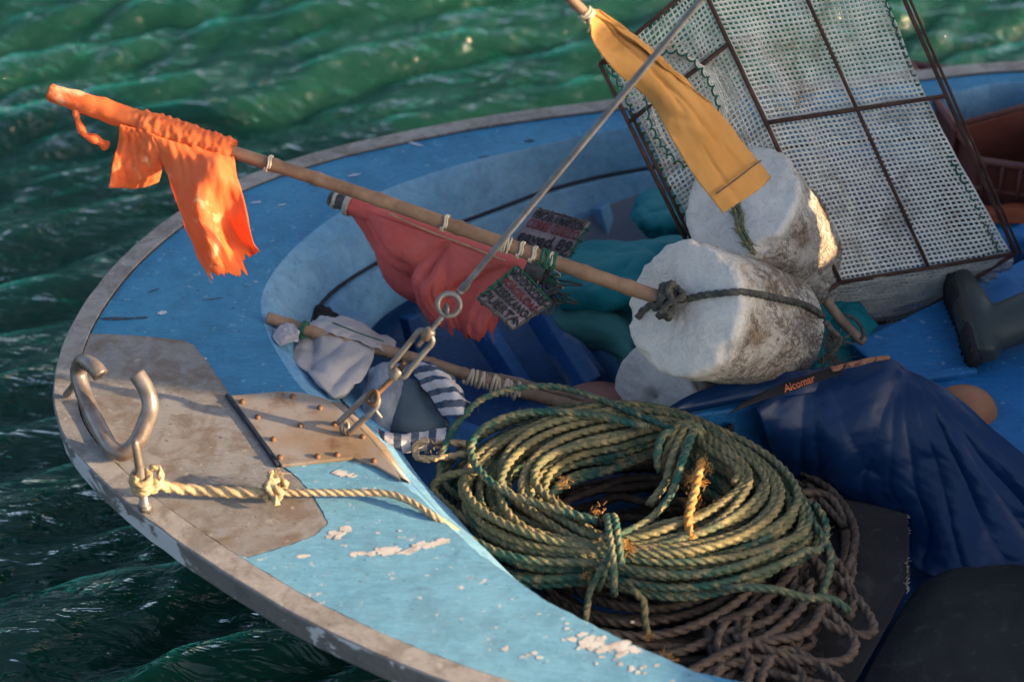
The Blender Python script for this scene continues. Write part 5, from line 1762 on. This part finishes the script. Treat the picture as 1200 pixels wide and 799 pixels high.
def fe(u, v): return .02 + u * (.965 - .09 * math.sin(v * 2.6) )
def fb(u, v): return -.012 - .012 * math.sin(u * math.pi) * math.sin(v * math.pi)
net('face_netting', B1, B2, T2, T1, 34, 66, M['netplastic'], fb, .0026, fe, .0055, 1)
net('back_netting', B3 + [.01, .03, .02], B3 + (B2 - B1) + [-.02, .03, .02], T3 + (B2 - B1) + [-.02, .03, 0], T3 + [.01, .03, 0], 30, 60, M['netplastic'], lambda u, v: -.02 + .02 * nz(u * 2, v * 2), .0021, None, .005, 2)
net('side_netting', B3 + [.01, 0, 0], B1, T1, T3 + [.012, 0, 0], 24, 66, M['netplastic'], lambda u, v: -.006 + .012 * nz(u * 2, v * 5), .0021, lambda u, v: .06 + u * .92, .005, 3)
net('bottom_netting', B3 + [.0, 0, 0.0], B3 + (B2 - B1), B2, B1, 34, 26, M['oldnet'], lambda u, v: .0, .0024, lambda u, v: u * .96, .004, 4)
# inner funnel of the trap
mb = MB()
fcx = P(800, 130, .36)
def funnel(nu=30, nv=9):
    ax = np.array(B1 - T1); ax /= np.linalg.norm(ax)
    sv = -Wd / np.linalg.norm(Wd)
    rows = []
    for j in range(nv + 1):
        v = j / nv
        for_ = []
        for i in range(nu):
            a = 2 * math.pi * i / nu
            rad = .085 * (1 - .45 * v)
            for_.append(fcx + ax * (math.cos(a) * rad * 1.5) + sv * (math.sin(a) * rad) + np.array([.05, .06, -.02]) * v * 1.6)
        rows.append(np.array(for_))
    for r_ in rows: tube(mb, r_, .0017, 4, closed=True)
    A = np.array(rows)
    for i in range(nu): tube(mb, A[:, i], .0017, 4, cap=False)
    return rows
fr0 = funnel()
mb.build('funnel_netting', M['netplastic'], tr)
mb = MB()
def lace(pts, r=.003, amp=.0035, per=.022, seed=0):
    q = cat(np.array(pts), max(8, int(np.linalg.norm(np.diff(np.array(pts), axis=0), axis=1).sum() / .003)))
    L = np.arange(len(q)) * .003
    off = np.stack([np.sin(L / per * 6.28), np.cos(L / per * 6.28), np.sin(L / per * 6.28 + 1)], 1) * amp
    tube(mb, q + off, r * .7, 5, cap=False)
ringp = np.vstack([fr0[0], fr0[0][:1]]) - FWD * .004
lace(ringp)
lace(PP([(835, 150, .30), (850, 175, .26), (868, 205, .22)]) - FWD * .004)
lace([B3 + [.02, 0, 0], T3 + [.02, 0, 0]])
lace([B2 - [.03, 0, 0], (B2 * .5 + T2 * .5) - [.052, 0, 0], T2 - [.03, 0, 0]])
lace([T3 + [.02, 0, .0], T1 + [.0, 0, .0]])
mb.build('green_lacing', M['cord_green'], tr)
mb = MB()
lace(PP([(792, 135, .32), (805, 165, .28), (822, 200, .24), (838, 215, .22)]) - FWD * .01, .004, .007, .02)
lace(PP([(800, 128, .32), (816, 160, .28), (832, 195, .24)]) - FWD * .01, .004, .007, .02)
mb.build('pale_lacing', M['cord_pale'], tr)

# clear plastic scrap by the trap foot
sc = thing('plastic_scrap', 'scrap of torn whitish plastic film between the trap and the boot', 'plastic film', P(1145, 305, -.09))
patch('film', [[(1120, 306, -.06), (1138, 302, -.03), (1150, 306, -.05), (1165, 300, -.03), (1188, 300, -.05)],
               [(1126, 316, -.07), (1140, 314, -.05), (1152, 320, -.07), (1168, 312, -.05), (1186, 310, -.06)],
               [(1138, 330, -.09), (1146, 326, -.09), (1156, 332, -.09), (1172, 320, -.09), (1184, 316, -.09)]], 30, 50, M['bag'], sc, lambda u, v, p: .010 * nz(u * 9, v * 5, 1) + .004 * nz(u * 22, v * 14), .0008)

# ------------------------------------------------------------------ boot lying on the bench
bt = thing('rubber_boot', 'dark green rubber boot lying on its side on the blue bench', 'boot', P(1150, 380, -.10))
zb_ = -.045
mb = MB()
path = PP([(1124, 322, -.055), (1128, 334, -.048), (1135, 352, -.042), (1143, 372, -.040), (1152, 388, -.040), (1165, 392, -.040)])
def ell_tube(mb, pts, ra, rb_, sides=28, n=50):
    p = cat(pts, n); ra = np.interp(np.linspace(0, 1, n), np.linspace(0, 1, len(ra)), ra); rb_ = np.interp(np.linspace(0, 1, n), np.linspace(0, 1, len(rb_)), rb_)
    t = np.gradient(p, axis=0); t /= np.linalg.norm(t, axis=1)[:, None]
    up3 = np.array([0, 0, 1.0]); V = []
    a = np.linspace(0, 2 * np.pi, sides, endpoint=False)
    for i in range(n):
        s_ = np.cross(t[i], up3); s_ /= np.linalg.norm(s_); w_ = np.cross(s_, t[i])
        V.append(p[i] + np.cos(a)[:, None] * s_ * ra[i] + np.sin(a)[:, None] * w_ * rb_[i])
    loft(mb, V, closed=True)
    mb.f += [tuple(range(mb.n - n * sides + sides - 1, mb.n - n * sides - 1, -1)), tuple(range(mb.n - sides, mb.n))]
ell_tube(mb, PP([(1123, 316, -.062), (1126, 326, -.052), (1134, 350, -.050), (1144, 374, -.048), (1152, 396, -.050), (1154, 418, -.060)]), [.014, .030, .040, .044, .046, .030], [.014, .032, .042, .046, .044, .026])
ell_tube(mb, PP([(1146, 392, -.050), (1165, 386, -.046), (1190, 376, -.040), (1230, 362, -.030), (1290, 345, -.02), (1350, 328, -.01)]), [.050, .056, .058, .062, .066, .068], [.042, .046, .050, .056, .060, .062])
bo = mb.build('upper', M['boot'], bt)
rm = bo.modifiers.new('remesh', 'REMESH'); rm.mode = 'VOXEL'; rm.voxel_size = .006; rm.use_smooth_shade = True
sm = bo.modifiers.new('smooth', 'SMOOTH'); sm.iterations = 10; sm.factor = .6
mb = MB()
ell_tube(mb, PP([(1112, 326, -.070), (1113, 340, -.062), (1121, 360, -.056), (1130, 378, -.056), (1134, 398, -.056), (1143, 424, -.068)]), [.008, .012, .012, .010, .016, .014], [.018, .038, .040, .034, .038, .024])
mb.build('sole', M['sole'], bt)
mb = MB()
for k in range(15):
    t = k / 14
    q = cat(PP([(1111, 328, -.068), (1112, 342, -.060), (1119, 360, -.054), (1127, 378, -.054), (1131, 398, -.054), (1139, 420, -.066)]), 15)[k]
    tube(mb, np.array([q + [-.004, 0, -.030], q + [-.006, .0, 0], q + [-.002, 0, .030]]), .0045, 6)
mb.build('tread', M['sole'], bt)
mb = MB(); Tb = bvh(bo)
for dx in (0, 3):
    tube(mb, on_path(Tb, [(1124 + dx, 322), (1131 + dx, 345), (1139 + dx, 368), (1146 + dx, 392), (1153 + dx, 415)], -.001, 30), .0016, 5)
mb.build('welt', M['boot'], bt)

# ------------------------------------------------------------------ crate and cloth, far right
cr = thing('fish_crate', 'brown red plastic fish crate beyond the trap', 'crate', P(1180, 200, -.30))
def wall(mb, a, b, z0, z1, th):
    a = np.array(a); b = np.array(b)
    t = b - a; t[2] = 0; t /= np.linalg.norm(t); n_ = np.array([-t[1], t[0], 0]) * th
    q = [np.r_[a[:2], z1], np.r_[b[:2], z1], np.r_[(b + n_)[:2], z1], np.r_[(a + n_)[:2], z1]]
    box(mb, *q, z1 - z0)
ca = P(1146, 189, -.02); cb_ = P(1310, 214, -.02)
cd = ca + np.array([-.10, .42, 0]); cc_ = cb_ + np.array([-.10, .42, 0])
mb = MB()
for a_, b_ in ((ca, cb_), (cb_, cc_), (cc_, cd), (cd, ca)): wall(mb, a_, b_, -.16, -.02, .010)
box(mb, np.r_[ca[:2], -.15], np.r_[cb_[:2], -.15], np.r_[cc_[:2], -.15], np.r_[cd[:2], -.15], .01)
o = mb.build('tray', M['crate'], cr, smooth=False); bevel(o, .003)
mb = MB()
for a_, b_ in ((ca, cb_), (cb_, cc_), (cc_, cd), (cd, ca)):
    q = np.array([np.r_[a_[:2], -.018], np.r_[b_[:2], -.018]])
    tube(mb, q, .010, 8)
    tube(mb, q - [0, 0, .075], .007, 8)
for t in np.linspace(0.05, .95, 8):
    p_ = ca + (cb_ - ca) * t
    tube(mb, np.array([np.r_[p_[:2], -.02], np.r_[p_[:2], -.155]]) + [0, -.006, 0], .005, 6)
mb.build('rim', M['crate'], cr)
# brown board along the far inside wall
bd = thing('brown_board', 'brown board standing along the far side of the boat behind the crate', 'board', P(1160, 150, -.2))
mb = MB()
b0, b1 = P(1120, 152, .0), P(1330, 94, .0)
wall(mb, b0, b1, -.30, .0, .02)
o = mb.build('panel', M['crate'], bd, smooth=False); bevel(o, .003)
mb = MB(); tube(mb, np.array([b0 + [0, 0.01, .004], b1 + [0, .01, .004]]), .008, 8)
mb.build('top_strip', M['crate'], bd)
oc = thing('orange_raincoat', 'folded orange cloth below the red brown crate', 'cloth', P(1190, 255, -.14))
patch('cloth', [[(1155, 242, -.12), (1178, 240, -.10), (1210, 243, -.10), (1270, 244, -.10)], [(1156, 250, -.10), (1180, 248, -.08), (1210, 250, -.08), (1270, 253, -.08)], [(1152, 262, -.12), (1178, 262, -.10), (1210, 264, -.10), (1270, 268, -.1)]], 30, 40, M['orange_cloth'], oc, lambda u, v, p: .008 * nz(u * 4, v * 3), .003)
bc = thing('blue_sheet', 'crumpled bright blue plastic sheet beside the trap corner', 'sheet', P(1190, 285, -.14))
patch('sheet', [[(1160, 262, -.14), (1185, 256, -.12), (1210, 260, -.11), (1270, 262, -.11)], [(1165, 280, -.12), (1188, 274, -.10), (1212, 276, -.09), (1270, 280, -.09)], [(1172, 300, -.16), (1192, 298, -.14), (1215, 300, -.13), (1270, 302, -.13)]], 30, 40, M['bench_blue'], bc, lambda u, v, p: .010 * nz(u * 6, v * 5), .003)
